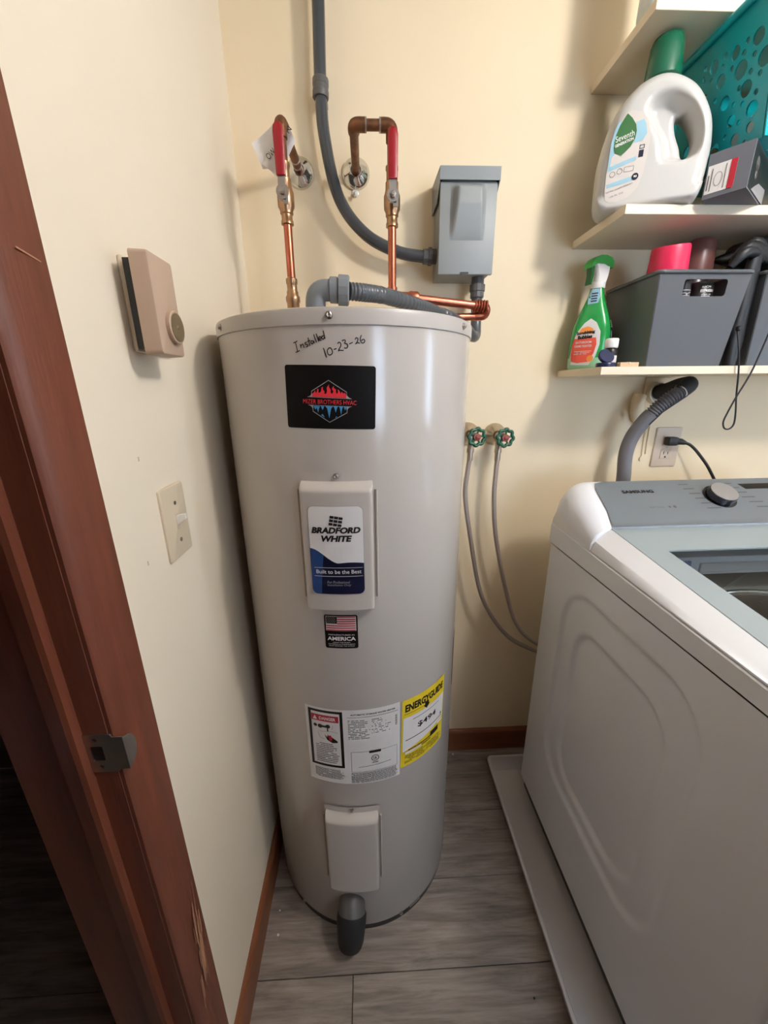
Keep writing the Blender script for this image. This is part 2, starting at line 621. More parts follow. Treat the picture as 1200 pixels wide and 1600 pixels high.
for zz in (-1, 1):
    zc0 = (VZ0 + VZ1) / 2 + zz * (VZ1 - VZ0) / 4
    obj('pane', box(VX0 + .035, VX1 - .035, YF - .042, YF - .038, zc0 - .225, zc0 + .225), M_winglass, (0, 0, 0), added_win2, 0)
struct('ceiling', box(XL - .115, XR + .1, YF, YB + .1, ZC, ZC + .1), M_ceil, label='white ceiling')
floor = struct('floor', box(-1.6, XR + .1, YF - .1, YB + .1, -.05, -.012), M_dark, label='grey wood-look plank floor')
# dark hall beyond the doorway
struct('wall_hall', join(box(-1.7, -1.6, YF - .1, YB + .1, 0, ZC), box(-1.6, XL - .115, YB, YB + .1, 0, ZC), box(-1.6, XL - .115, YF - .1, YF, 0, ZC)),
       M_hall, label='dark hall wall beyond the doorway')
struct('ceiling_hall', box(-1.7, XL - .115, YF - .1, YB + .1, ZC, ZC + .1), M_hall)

# planks: rows of .1835 m along X
PW, PL = 0.1835, 1.22
pm = box(0, PL - .0016, 0, PW - .0016, -.012, 0, .0009, 1)
rows = []
k = -4
row = 0
y = .5596 + 4 * PW
while y > YF:
    rows.append((y - PW, row))
    y -= PW
    row += 1
shared = {}
for y0, row in rows:
    off = {0: .75, 1: .62, 2: .85, 3: .55, 4: -.063}.get(row, (-.063 + .437 * (row - 4)) % PL)
    x = off - 2 * PL
    while x < XR:
        x0, x1 = max(x, -1.6), min(x + PL, XR)
        if x1 - x0 > .02:
            yy1 = min(y0 + PW, YB)
            full = abs(x1 - x0 - PL) < 1e-6 and yy1 == y0 + PW
            if full and 'me' in shared:
                o = bpy.data.objects.new('plank', shared['me'])
                COL.objects.link(o)
            else:
                md = pm if full else box(0, x1 - x0 - .0016, 0, yy1 - y0 - .0016, -.012, 0, .0009, 1)
                o = obj('plank', md, M_floor, (0, 0, 0), None, 0)
                if full:
                    shared['me'] = o.data
            o.location = (x0, y0, 0)
            o.parent = floor
        x += PL


# baseboards
def baseprof(t, h):
    return [(0, 0), (t, 0), (t, h - .012), (t - .003, h - .004), (t - .007, h), (0, h)]


pf = baseprof(.012, .097)
struct('baseboard_back', loft([[(x, YB - a, z) for a, z in pf] for x in (XL, XR)]), M_base, label='brown stained wood baseboard under the back wall')
struct('baseboard_left', loft([[(XL + a, yv, z) for a, z in pf] for yv in (YB - .012, .4255)]), M_base, label='brown stained wood baseboard along the left wall')

# door frame in the left wall: jamb, stop, casing, strike plate
door = Thing('door_1', 'dark stained wooden door frame at the left edge', None, (XL - .05, OPEN1, 0), kind='structure')
jt = .006
jamb = door.part('jamb', join(box(XL - .118, XL + .001, OPEN1 - jt, OPEN1 + .012, 0, HEAD, .0012, 1), box(XL - .118, XL + .001, OPEN0, OPEN1 - jt, HEAD - .018, HEAD, .0012, 1),
                 box(XL - .118, XL + .001, OPEN0, OPEN0 + .018, 0, HEAD - .018, .0012, 1)), M_wood, smooth=0)
yj = OPEN1 - jt
stop_prof = [(-.028, 0), (-.028, -.0115), (-.034, -.013), (-.052, -.011), (-.0545, -.006), (-.0565, -.006), (-.058, -.002), (-.060, 0)]
door.part('stop', loft([[(XL + a, yj + b, z) for a, b in stop_prof] for z in (0, HEAD - .018)]), M_wood, smooth=0)
# casing profile (offset from the wall, along Y)
cy0, cy1 = .3605, .4255
cas = [(cy0, 0), (cy0, .005), (cy0 + .003, .0085), (cy0 + .012, .0125), (cy0 + .045, .0155), (cy1 - .004, .0155), (cy1, .012), (cy1, 0)]
casing = door.part('casing', loft([[(XL + a, yv, z) for yv, a in cas] for z in (0, HEAD + .06)]), M_wood, smooth=30)
door.part('casing', loft([[(XL + a, yv, z) for yv, a in [(OPEN0 + .006, 0), (OPEN0 + .006, .012), (OPEN0 - .06, .0155), (OPEN0 - .06, 0)]] for z in (0, HEAD + .06)]), M_wood, smooth=0)
door.part('head_casing', box(XL, XL + .0155, OPEN0 - .058, cy1, HEAD - .012, HEAD + .052, .002, 1), M_wood, smooth=0)
# bare scuffs on the casing
sv, sf = [], []
for i in range(46):
    zc = .50 + random.gauss(0, .045)
    yc = .397 + (zc - .5) * .085 + random.gauss(0, .0055)
    l = random.uniform(.008, .04)
    wdt = random.uniform(.0004, .0013)
    o_ = len(sv)
    sl = .15
    if .374 < yc < .419:
        xs = XL + .0158 + .00003 * i
        sv += [(xs, yc - wdt, zc - l), (xs, yc + wdt, zc - l), (xs, yc + wdt + sl * l, zc + l), (xs, yc - wdt + sl * l, zc + l)]
        sf.append((o_, o_ + 1, o_ + 2, o_ + 3))
sc_o = door.part('scuff_mark', (sv, sf), M_scuff, casing, smooth=0)
sc_o['label'] = 'pale scratches low on the casing'
door.part('scratch', ([(XL + .0159, .389, 1.475), (XL + .0159, .389, 1.4765), (XL + .0159, .414, 1.472), (XL + .0159, .414, 1.4708)], [(0, 1, 2, 3)]), M_scuff, casing, smooth=0)
# strike plate
sp = curve2d(rrect(0, 0, .036, .056, .003), [rrect(-.002, 0, .014, .022, .002), circ(-.002, .020, .003), circ(-.002, -.020, .003)], .0008)
sp = xf(sp, lambda p: (XL - .013 - .001 + p.x, yj - .001 + p.z, .957 + p.y))
lip = curve2d([(0, -.024)] + [(.016 * math.cos(rad(a)) + .002, .022 * math.sin(rad(a))) for a in range(-80, 81, 16)] + [(0, .024)], [], .0006)
lip = xf(lip, lambda p: (XL + .0160 + .002 * math.sin(min(1, p.x / .02)) + p.z, yj - .002 + p.x * .95, .957 + p.y))
bridge = box(XL + .003, XL + .0155, yj - .0018, yj - .0004, .957 - .024, .957 + .024)
splate = door.part('strike_plate', join(sp, bridge, lip), M_steel, jamb, label='metal latch strike plate')
door.part('latch_hole', box(XL - .023, XL - .009, yj - .0004, yj + .0, .946, .968), M_black, jamb)

# unseen door leaf, opened behind the viewpoint to block window light from the jamb
leaf = door.part('unseen_door_leaf', box(XL + .02, XL + .775, OPEN0 - .040, OPEN0 - .004, .012, HEAD - .022, .002, 1), M_wood, smooth=0)
door.part('door_knob', lathe([(.026, 0), (.026, .006), (.011, .010), (.011, .03), (.024, .038), (.028, .05), (.022, .062), (.004, .066)], 24, (XL + .715, OPEN0 - .004, .957), (0, 1, 0)), M_nickel, leaf, smooth=40)

# nail marks on the walls
for (yy, zz) in ((.527, 1.27), (.50, 1.13)):
    struct('trim_1', box(XL, XL + .0006, yy, yy + .002, zz, zz + .006), M_tanplate, label='small mark on the left wall')

# ================================================================== CEILING LAMP
lamp = Thing('ceiling_lamp', 'frosted globe ceiling lamp above the washing machine', 'lamp', (LAMP_POS[0], LAMP_POS[1], ZC))
lamp.part('canopy', lathe([(.0, -.03), (.055, -.028), (.06, -.01), (.06, 0)], 28, (LAMP_POS[0], LAMP_POS[1], ZC)), M_lampmetal)
lamp.part('stem', rod((LAMP_POS[0], LAMP_POS[1], ZC - .02), (LAMP_POS[0], LAMP_POS[1], LAMP_POS[2] + .07), .012), M_lampmetal)
gl = []
for i in range(13):
    a = PI * i / 12
    gl.append((max(.0005, .078 * math.sin(a)), -.078 * math.cos(a)))
lamp.part('globe', lathe(gl, 28, LAMP_POS), M_globe, smooth=60)

# ================================================================== WATER HEATER
HX, HY, HR = -.0375, .893, .2535
HZ = 1.475
ht = Thing('water_heater', 'tall light grey cylindrical electric water heater', 'water heater', (HX, HY, 0))


def cylp(a, z, r):
    return (HX + r * math.sin(a), HY - r * math.cos(a), z)


ht.part('base_ring', lathe([(.2515, 0), (.2515, .03)], 96, (HX, HY, 0)), M_black, smooth=30)
ht.part('jacket', lathe([(.2525, .020), (HR, .022), (HR, 1.4515)], 128, (HX, HY, 0)), M_jacket, smooth=30)
ht.part('top_cap', lathe([(.2545, 1.4510), (.2562, 1.4518), (.2562, 1.470), (.2548, 1.4745), (.251, 1.4762), (.2, 1.4768), (.001, 1.477)], 128, (HX, HY, 0)), M_cap, smooth=40)


def screw_md(a, z, r, rr=.0042):
    n = Vector((math.sin(a), -math.cos(a), 0))
    o_ = Vector(cylp(a, z, r))
    return join(lathe([(rr * 1.35, 0), (rr * 1.35, .0012), (rr, .0016), (rr, .004), (rr * .7, .0048), (rr * .35, .0042)], 6 if rr > .004 else 12, o_, n))


for a in (-56.7, -3.3, 56.2, 116, 176, -118):
    ht.part('screw', screw_md(rad(a), 1.464, .2562, .0045), M_steel, smooth=20)
for a in (-40, 23):
    ht.part('screw', screw_md(rad(a), .021, HR - .0003, .004), M_steel, smooth=20)


def surf(ac, zc, rot=0.0, r=HR):
    c, s = math.cos(rot), math.sin(rot)

    def f(p, layer=1):
        x, yv = p[0] * c - p[1] * s, p[0] * s + p[1] * c
        return cylp(rad(ac) + x / r, zc + yv, r + .00045 * layer)
    return f


def wrap(md, S, layer=1, step=.010):
    md = slice2d(md, step)
    return [S(p, layer) for p in md[0]], md[1]


def decal(name, md, S, m, layer=1, parent=None, label=None):
    return ht.part(name, wrap(md, S, layer), m, parent, smooth=0, label=label)


# --- black installer decal
S = surf(-4.6, 1.3465, rad(-1.6))
blk = decal('installer_decal', poly2d(rrect(0, 0, .1455, .0965, .004)), S, M_decalblack, 1, None, 'black installer sticker with a red and blue emblem')
K = .0001355


def q(px, py):
    return ((px - 578) * K, -(py - 447) * K * .96)


lw = .0011
outl = join(ribbon2d([q(365, 420), q(365, 375), q(568, 247), q(775, 380), q(775, 424)], lw), ribbon2d([q(375, 565), q(375, 610), q(571, 738), q(778, 620), q(778, 572)], lw),
            poly2d([q(312, 440), q(345, 430), q(365, 405), q(371, 405), q(371, 432), q(371, 442)]), poly2d([q(832, 457), q(798, 440), q(778, 415), q(770, 415), q(770, 438), q(770, 450)]),
            poly2d([q(318, 535), q(350, 548), q(372, 575), q(380, 575), q(380, 548), q(380, 537)]), poly2d([q(832, 548), q(800, 560), q(780, 585), q(772, 585), q(772, 560), q(772, 547)]),
            ribbon2d([q(315, 441), q(832, 456)], .0006), ribbon2d([q(318, 536), q(832, 548)], .0006))
decal('emblem_outline', outl, S, M_decalgrey, 2, blk)
fl = [(372, 438), (372, 405), (395, 385), (408, 362), (412, 395), (428, 380), (436, 345), (452, 350), (446, 385), (462, 392), (480, 372), (484, 330), (503, 322), (500, 350), (520, 378), (516, 398), (535, 405),
      (548, 375), (545, 330), (574, 292), (572, 325), (590, 352), (592, 392), (607, 402), (622, 372), (606, 345), (612, 325), (632, 310), (626, 332), (652, 350), (652, 388), (668, 402), (676, 375), (672, 348), (690, 362), (706, 398), (718, 372), (738, 398), (752, 385), (768, 408), (770, 447)]
decal('flames', poly2d([q(*p) for p in fl]), S, M_decalred, 2, blk)
ic = []
for xx, ww, yb in ((405, 22, 590), (436, 26, 628), (490, 20, 592), (568, 46, 690), (645, 26, 622), (708, 24, 648), (755, 16, 590)):
    ic.append(poly2d([q(xx - ww, 545), q(xx + ww, 548), q(xx + ww * .5, 575), q(xx, yb), q(xx - ww * .5, 572)]))
ic += [poly2d([q(468, 655), q(490, 640), q(515, 682)]), poly2d([q(636, 688), q(650, 665), q(662, 670)])]
decal('icicles', join(*ic), S, M_decalblue, 2, blk)
decal('lettering', text2d('MIZER BROTHERS HVAC', .0855, .0068, *q(573, 498), rot=rad(-.8)), S, M_decalred, 2, blk)

# --- handwriting
S = surf(-3.4, 1.4235)
k2 = .000241


def hq(pts):
    return [((x - 380) * k2, -(y_ - 230) * k2) for x, y_ in pts]


strokes = [
    [(137, 214), (150, 210), (166, 203)], [(152, 209), (158, 240), (162, 266)], [(148, 270), (162, 266), (178, 259)],  # I
    [(183, 222), (188, 246)], [(186, 236), (196, 224), (203, 226), (208, 244)],  # n
    [(228, 212), (216, 216), (218, 224), (230, 226), (234, 234), (222, 240)],  # s
    [(238, 186), (243, 212), (247, 234)], [(232, 208), (252, 202)],  # t
    [(270, 205), (258, 206), (256, 218), (266, 222), (273, 206), (277, 220)],  # a
    [(276, 168), (284, 196), (292, 215)], [(292, 164), (300, 190), (306, 210)],  # l l
    [(306, 196), (320, 192), (318, 182), (308, 186), (310, 202), (324, 202)],  # e
    [(342, 178), (328, 180), (328, 194), (338, 196), (345, 182)], [(338, 148), (343, 175), (347, 195)],  # d
    [(333, 248), (342, 274), (351, 304)],  # 1
    [(366, 252), (358, 262), (360, 282), (372, 290), (388, 280), (388, 262), (378, 248), (364, 250)],  # 0
    [(398, 258), (416, 252)],  # -
    [(424, 224), (432, 216), (442, 220), (444, 236), (432, 256), (428, 266), (436, 262), (452, 264), (460, 262)],  # 2
    [(452, 208), (466, 202), (474, 208), (468, 222), (482, 224), (488, 238), (478, 250), (464, 248)],  # 3
    [(497, 226), (520, 216)],  # -
    [(534, 200), (542, 190), (552, 194), (550, 208), (538, 224), (536, 226), (550, 218), (564, 222)],  # 2
    [(576, 174), (568, 192), (572, 214), (586, 220), (596, 208), (588, 198), (574, 206)],  # 6
]
hw = []
for s_ in strokes:
    pts = [(v.x, v.y) for v in spline([(a, b, 0) for a, b in hq(s_)], 5)]
    hw.append(ribbon2d(pts, .0015))
decal('handwriting', join(*hw), S, M_ink, 1, None, 'black marker handwriting reading Installed 10-23-26')


# --- access covers
def cover(a0, a1, z0, z1, H, name, withtabs=True):
    ac = (a0 + a1) / 2
    hw_ = rad(a1 - a0) / 2 * HR
    zc, hz = (z0 + z1) / 2, (z1 - z0) / 2

    def fn(u, v):
        x = (u * 2 - 1)
        z_ = (v * 2 - 1)
        # edge-concentrated spacing
        xx = math.sin(x * PI / 2) * hw_
        zz = math.sin(z_ * PI / 2) * hz
        ex = hw_ - abs(xx)
        ez = (z1 - (zc + zz))
        eb = (zc + zz) - z0
        hx = math.sqrt(max(0, 1 - (1 - min(1, ex / .007)) ** 2))
        htp = smoothstep(ez / .016)
        hb = smoothstep(eb / .008)
        return cylp(rad(ac) + xx / HR, zc + zz, HR + .0004 + H * min(hx, htp, hb))
    cov = ht.part(name, grid(30, 60, fn), M_jacket, smooth=50)
    S_ = surf(ac, 0)
    wd = 2 * hw_
    fp = [(-wd / 2 - .004, z1 - .02), (wd / 2 + .004, z1 - .02)] + [(wd / 2 + .004 - .006 + .006 * math.cos(rad(t)), z1 + .008 + .006 * math.sin(rad(t))) for t in (0, 30, 60, 90)] + \
         [(-wd / 2 - .004 + .006 - .006 * math.sin(rad(t)), z1 + .008 + .006 * math.cos(rad(t))) for t in (0, 30, 60, 90)]
    m3 = slice2d(poly2d(fp), .01)
    top = [S_(p, 4) for p in m3[0]]
    ht.part('flange', (top, m3[1]), M_jacket, cov, smooth=0)
    for s_ in (-1, 1):
        xo = s_ * (wd / 2 + .0065)
        V = []
        for zz in (z0 + .022, z1 - .018):
            for rr, dx in ((HR - .001, -.0022), (HR + .004, -.0018), (HR + .0055, 0), (HR + .004, .0018), (HR - .001, .0022)):
                V.append(cylp(rad(ac) + (xo + dx) / HR, zz, rr))
        Fc = [(i, i + 1, 5 + i + 1, 5 + i) for i in range(4)] + [(0, 1, 2, 3, 4), (5, 6, 7, 8, 9)]
        ht.part('side_clip', (V, Fc), M_jacket, cov, smooth=20)
    ht.part('cover_screw', screw_md(rad(ac + .2), z1 + .0065, HR + .0018, .0038), M_steel, cov, smooth=20)
    return cov


cv1 = cover(-17.6, 10.0, .968, 1.214, .021, 'upper_access_cover')
cv2 = cover(-17.6, 9.6, .184, .437, .021, 'lower_access_cover')
RC = HR + .0214
# label on the upper cover
S = surf(-4.1, 1.0918, 0, RC)
lwid, lhei = .0945, .165
border = decal('brand_label', poly2d(rrect(0, 0, lwid, lhei, .010)), S, M_decalgrey, 1, cv1, 'white and navy maker label on the upper cover')
decal('brand_label_face', poly2d(rrect(0, 0, lwid - .0016, lhei - .0016, .0095)), S, M_label, 2, cv1)
# navy wave
wp = []
for i in range(21):
    t = i / 20
    x = -lwid / 2 + .0008 + t * (lwid - .0016)
    yv = .006 - .028 * smoothstep(min(1, t / .55)) + (.004 * math.sin((t - .5) / .5 * PI) if t > .5 else 0) * .5
    wp.append((x, yv))
bot = [(lwid / 2 - .0008, -lhei / 2 + .010)] + [(lwid / 2 - .0103 + .0095 * math.cos(rad(a)), -lhei / 2 + .0103 - .0095 * math.sin(rad(a))) for a in (20, 45, 70, 90)] + \
      [(-lwid / 2 + .0103 - .0095 * math.sin(rad(a)), -lhei / 2 + .0103 - .0095 * math.cos(rad(a))) for a in (0, 20, 45, 70, 90)]
decal('navy_wave', poly2d(list(reversed(wp + bot))), S, M_navy, 3, cv1)
wp2 = [(-lwid / 2 + .0008, .006)] + [p for p in wp[1:6]] + [(-.028, -.05), (-.030, -lhei / 2 + .002)] + bot[-4:]
decal('blue_band', poly2d(list(reversed(wp2))), S, M_navy2, 4, cv1)
decal('maker_name', join(text2d('BRADFORD', .084, .0115, 0, .0395, shear=.22, bold=.05), text2d('WHITE', .053, .0115, .001, .0245, shear=.22, bold=.05)), S, M_ink, 3, cv1)
# flag-like emblem of slanted bars
em = []
for i in range(3):
    x0 = -.0085 + i * .0075
    for j in range(3):
        y0 = .066 - j * .0062 - i * .0012
        sk = .0012 * j
        em.append(poly2d([(x0 - sk, y0), (x0 - sk - .0008, y0 - .0046), (x0 - sk + .0058, y0 - .0054), (x0 - sk + .0066, y0 - .0010)]))
decal('maker_emblem', join(*em), S, M_ink, 3, cv1)
decal('slogan', join(text2d('Built to be the Best', .079, .0072, .002, -.0375, bold=.008), ribbon2d([(-.041, -.0298), (.044, -.0298)], .0006), ribbon2d([(-.041, -.0462), (.044, -.0462)], .0006)), S, M_label, 5, cv1)
decal('notice', join(text2d('For Professional', .040, .0050, .001, -.0575, shear=.25), text2d('Installation Only', .042, .0050, .002, -.0638, shear=.25)), S, M_decalgrey, 5, cv1)

# --- flag label
S = surf(-4.7, .9158)
ua = decal('flag_label', poly2d(rrect(0, 0, .064, .0745, .004)), S, M_decalblack, 1, None, 'small black sticker with a striped flag')
decal('flag_field', poly2d(rrect(0, .0185, .058, .0325, .001)), S, M_label, 2, ua)
decal('flag_stripes', join(*[poly2d(rrect(0 if i > 3 else .0105, .0185 + .0145 - i * .00482, .056 if i > 3 else .035, .0024)) for i in range(7)]), S, M_flagred, 3, ua)
decal('flag_canton', poly2d(rrect(-.0175, .0265, .021, .0155)), S, M_ink, 4, ua)
decal('flag_stars', join(*[poly2d(circ(-.0262 + .0035 * i + (.0017 if j % 2 else 0), .0325 - .0027 * j, .0006, 6)) for i in range(5 if True else 6) for j in range(5)]), S, M_label, 5, ua)
decal('lettering', join(text2d('AMERICA', .055, .0085, 0, -.0150, bold=.03), text2d('MANUFACTURED IN', .050, .0030, 0, -.0065),
      text2d('USING THE FINEST', .034, .0022, 0, -.0235), text2d('MATERIALS & COMPONENTS', .052, .0022, 0, -.0275), text2d('FROM AROUND THE WORLD', .050, .0022, 0, -.0315)), S, M_label, 2, ua)

# --- data label (white)
S = surf(-1.6, .6245)
DW, DH = .2065, .2055
dl = decal('data_label', poly2d(rrect(0, 0, DW, DH)), S, M_label, 1, None, 'large white data and danger label')


def dq(px, py):  # crop pixels -> local metres (label spans x 48..1100, y 90..880)
    return (-DW / 2 + (px - 48) / 1052 * DW, DH / 2 - (py - 80) / 800 * DH)


def ring2d(x0, x1, y0, y1, t):
    return curve2d([(x0, y0), (x1, y0), (x1, y1), (x0, y1)], [[(x0 + t, y0 + t), (x1 - t, y0 + t), (x1 - t, y1 - t), (x0 + t, y1 - t)]])


x0, y1 = dq(85, 100)
x1, y0 = dq(470, 700)
decal('danger_frame', ring2d(x0, x1, y0, y1, .0062), S, M_ink, 2, dl)
a_, b_ = dq(120, 150), dq(425, 215)
decal('danger_bar', poly2d([(a_[0], b_[1]), (b_[0], b_[1]), (b_[0], a_[1]), (a_[0], a_[1])]), S, M_flagred, 2, dl)
mid = ((a_[0] + b_[0]) / 2, (a_[1] + b_[1]) / 2)
decal('danger_word', join(text2d('DANGER', .036, .0085, mid[0] + .006, mid[1], bold=.03), poly2d([(mid[0] - .0265, mid[1] - .005), (mid[0] - .0165, mid[1] - .005), (mid[0] - .0215, mid[1] + .0055)])), S, M_label, 3, dl)
pic = join(poly2d(circ(*dq(160, 265), .0042)), poly2d(circ(*dq(215, 268), .0052)), poly2d(rrect(*dq(262, 268), .020, .0052, .002)), poly2d(circ(*dq(305, 262), .005)), poly2d(rrect(*dq(300, 292), .0025, .011)),
           ribbon2d([dq(185, 335), dq(205, 390), dq(260, 400)], .0006), ribbon2d([dq(190, 325), dq(350, 310), dq(410, 322)], .0005), ribbon2d([dq(345, 290), dq(360, 250)], .0005),
           poly2d([dq(258, 350), dq(290, 378), dq(300, 345), dq(312, 380), dq(345, 372), dq(405, 408), (dq(405, 425)[0], dq(405, 425)[1]), dq(345, 432), dq(290, 405)]))
decal('danger_picture', pic, S, M_ink, 2, dl)
decal('danger_picture_hand', poly2d([dq(300, 360), dq(330, 350), dq(352, 385), dq(335, 412), dq(312, 400)]), S, M_flagred, 3, dl)
g0, g1 = dq(150, 660), dq(430, 440)
decal('danger_print', fineprint(g0[0], g1[0], g0[1], g1[1], 11, .93, .42, .3), S, M_inkgrey, 2, dl)
g0, g1 = dq(120, 835), dq(470, 725)
decal('small_print', fineprint(g0[0], g1[0], g0[1], g1[1], 9, .95, .45, .15), S, M_inkgrey, 2, dl)
decal('title', join(text2d('AUTOMATIC STORAGE WATER HEATER', .096, .0040, *dq(800, 128), bold=.02), ribbon2d([dq(520, 155), dq(1075, 155)], .0008)), S, M_ink, 2, dl)
g0, g1 = dq(525, 385), dq(1000, 180)
decal('rating_print', join(fineprint(g0[0], g0[0] + .048, g0[1], g1[1], 12, .8, .42, .4), fineprint(g0[0] + .05, g1[0], g0[1] + .012, g1[1], 9, .5, .42, .5)), S, M_inkgrey, 2, dl)
decal('bar_code', join(*[poly2d(rrect(*dq(1055, 195 + i * 8), .005, .0011 if i % 3 else .0006)) for i in range(14)]), S, M_inkgrey, 2, dl)
g0, g1 = dq(545, 745), dq(1065, 520)
decal('listing_frame', ring2d(g0[0], g1[0], g0[1], g1[1], .0007), S, M_inkgrey, 2, dl)
cc = dq(810, 600)
decal('listing_mark', join(curve2d(circ(cc[0], cc[1], .0085, 24), [circ(cc[0], cc[1], .0071, 24)]), text2d('UL', .008, .007, cc[0], cc[1], bold=.02), poly2d(rrect(cc[0], cc[1] + .0185, .026, .007, .0015)),
      text2d('LISTED', .014, .0035, cc[0], cc[1] - .0125, bold=.03), ribbon2d([dq(625, 690), dq(990, 665)], .0009)), S, M_ink, 3, dl)
g0, g1 = dq(540, 868), dq(1075, 752)
decal('warranty_print', fineprint(g0[0], g1[0], g0[1], g1[1], 11, .97, .5, .05), S, M_inkgrey, 2, dl)

# --- yellow energy label
S = surf(38.0, .6305, rad(-1.5))
YW, YH = .137, .187
yl = decal('energy_label', poly2d(rrect(0, 0, YW, YH)), S, M_yellow, 2, None, 'yellow energy label reading $494')
decal('energy_panel', poly2d([(-YW / 2 + .004, -.050), (YW / 2 - .004, -.022), (YW / 2 - .004, .045), (-YW / 2 + .004, .045)]), S, M_label, 3, yl)
decal('energy_title', join(text2d('ENERGYGUIDE', .122, .020, 0, .070, bold=.045), poly2d([(-.006, .062), (.006, .062), (.006, .054), (.011, .054), (0, .042), (-.011, .054), (-.006, .054)]),
      ribbon2d([(-.062, .0545), (-.012, .0545)], .001)), S, M_ink, 3, yl)
decal('energy_price', join(text2d('$494', .060, .017, .004, .010, bold=.02), ribbon2d([(-.058, -.018), (.060, -.016)], .002), ribbon2d([(-.040, .034), (.045, .034)], .0012),
      poly2d([(.052, -.012), (.056, -.004), (.060, -.012)])), S, M_ink, 4, yl)
decal('energy_print', join(fineprint(-.058, .062, -.085, -.062, 6, .9, .4, .1), fineprint(-.05, .02, -.058, -.045, 2, .95, .5, .1), poly2d(rrect(.032, -.044, .030, .014))), S, M_ink, 4, yl)
decal('energy_strip', poly2d(rrect(-.035, -.0545, .046, .006)), S, M_label, 5, yl)
decal('energy_strip', poly2d(rrect(.052, -.029, .02, .006)), S, M_label, 5, yl)

# --- side sticker by the right edge
S = surf(78, .70)
decal('side_sticker', poly2d(rrect(0, 0, .06, .16, .01)), S, M_decalblack, 1)

# --- drain spout
dz = .110
dxx = HX + HR * math.sin(rad(-6.2))
dyy = HY - HR * math.cos(rad(-6.2))
ax = Vector((-.06, -.62, -.78)).normalized()
p0 = Vector((dxx, dyy + .012, dz + .006))
coll = ht.part('drain_collar', tube([p0, p0 + Vector((0, -.022, -.006)), p0 + Vector((0, -.022, -.006)) + ax * .012], [.033, .033, .0335], 32), M_fitting_dark, smooth=30)
p1 = p0 + Vector((0, -.022, -.006)) + ax * .008
ax2 = Vector((-.07, -.42, -.9)).normalized()
bt = tube([p1, p1 + ax * .006, p1 + ax2 * .02, p1 + ax2 * .060, p1 + ax2 * .072], [.0345, .037, .0365, .033, .029], 32)
ht.part('drain_cap', bt, M_rubber, smooth=40, label='black rubber drain cap')
# --- seam clip low on the right
S = surf(33, .022)
ht.part('seam_clip', wrap(poly2d(rrect(0, 0, .035, .006, .001)), S, 4), M_steel, smooth=0)


# ================================================================== PLUMBING
def escutcheon(c, r=.034, d=.022):
    return lathe([(r, 0), (r, .003), (r * .97, .006), (r * .82, .012), (r * .55, d * .8), (r * .42, d), (r * .36, d), (r * .3, d - .003)], 36, c, (0, -1, 0))


def ballvalve(T, X, Y, z0, z1, zp):
    """brass ball valve between z0 (bottom) and z1 (top), lever pivot at zp"""
    v = T.part('ball_valve', lathe([(.0105, z0), (.0128, z0 + .001), (.0128, z0 + .007), (.0112, z0 + .009), (.0112, z0 + .018), (.0135, z0 + .020), (.0135, z0 + .026), (.0168, z0 + .032), (.0172, zp - .004), (.0172, zp + .010),
                                  (.0150, zp + .016), (.0135, zp + .022), (.0135, zp + .034), (.0115, zp + .036), (.0115, z1 - .008), (.013, z1 - .006), (.013, z1), (.0095, z1)], 24, (X, Y, 0)), M_brass, smooth=40)
    T.part('stem', lathe([(.0085, 0), (.0085, .010), (.006, .011), (.006, .026)], 16, (X, Y - .014, zp), (0, -1, 0)), M_brass, v)
    yl_ = Y - .034
    T.part('lever', join(box(X - .0075, X + .0075, yl_ - .0012, yl_ + .0012, zp - .015, zp + .045, .001, 1), lathe([(.0125, 0), (.0125, .003)], 20, (X, yl_ + .0012, zp), (0, -1, 0)),
                         box(X + .000, X + .011, yl_ - .0012, yl_ + .0012, zp - .021, zp - .003, .001, 1)), M_steel, v, smooth=30)
    T.part('lever_nut', lathe([(.0062, 0), (.0062, .005), (.0035, .0055), (.0035, .0075)], 6, (X, yl_ - .0015, zp), (0, -1, 0)), M_steel, v, smooth=20)
    g = [[(X + sx * wd, yl_ + dy, z) for sx, dy in ((-1, -.003), (-.75, -.0048), (.75, -.0048), (1, -.003), (1, .003), (.75, .0048), (-.75, .0048), (-1, .003))] for z, wd in
         ((zp + .026, .0085), (zp + .028, .0092), (zp + .06, .0095), (zp + .096, .0100), (zp + .104, .0088), (zp + .1085, .005))]
    T.part('handle_grip', loft(g), M_red, v, smooth=40, label='red vinyl lever grip')
    return v


# right (cold) line
Xa, Ya = .063, .976
T = Thing('copper_water_line', 'copper water line with red lever valve and square bend, right of the conduit', 'pipe', (Xa, Ya, 1.477), 'water lines above the heater')
T.part('wall_flange', escutcheon((-.0137, YB, 1.863)), M_chrome, smooth=40, label='round chrome wall flange')
T.part('old_pipe', rod((-.0137, YB - .005, 1.863), (-.0137, Ya + .018, 1.863), .0095, 16), M_oldcopper)
T.part('elbow', tube(fillet([(-.0137, Ya + .022, 1.863), (-.0137, Ya, 1.863), (.012, Ya, 1.863)], .02), .0122, 16), M_oldcopper)
T.part('old_pipe', rod((.008, Ya, 1.863), (.042, Ya, 1.863), .0095, 16), M_oldcopper)
for xx in (.0105, .0395):
    T.part('solder_ring', lathe([(.0115, 0), (.0125, .001), (.0125, .003), (.0115, .004)], 20, (xx - .002, Ya, 1.863), (1, 0, 0)), M_steel)
T.part('elbow', tube(fillet([(.038, Ya, 1.863), (Xa, Ya, 1.863), (Xa, Ya, 1.835)], .02), .0122, 16), M_oldcopper)
T.part('old_pipe', rod((Xa, Ya, 1.84), (Xa, Ya, 1.785), .0095, 16), M_oldcopper)
ballvalve(T, Xa, Ya, 1.688, 1.795, 1.7335)
T.part('pipe', rod((Xa, Ya, 1.692), (Xa, Ya, 1.565), .0088, 16), M_copper)
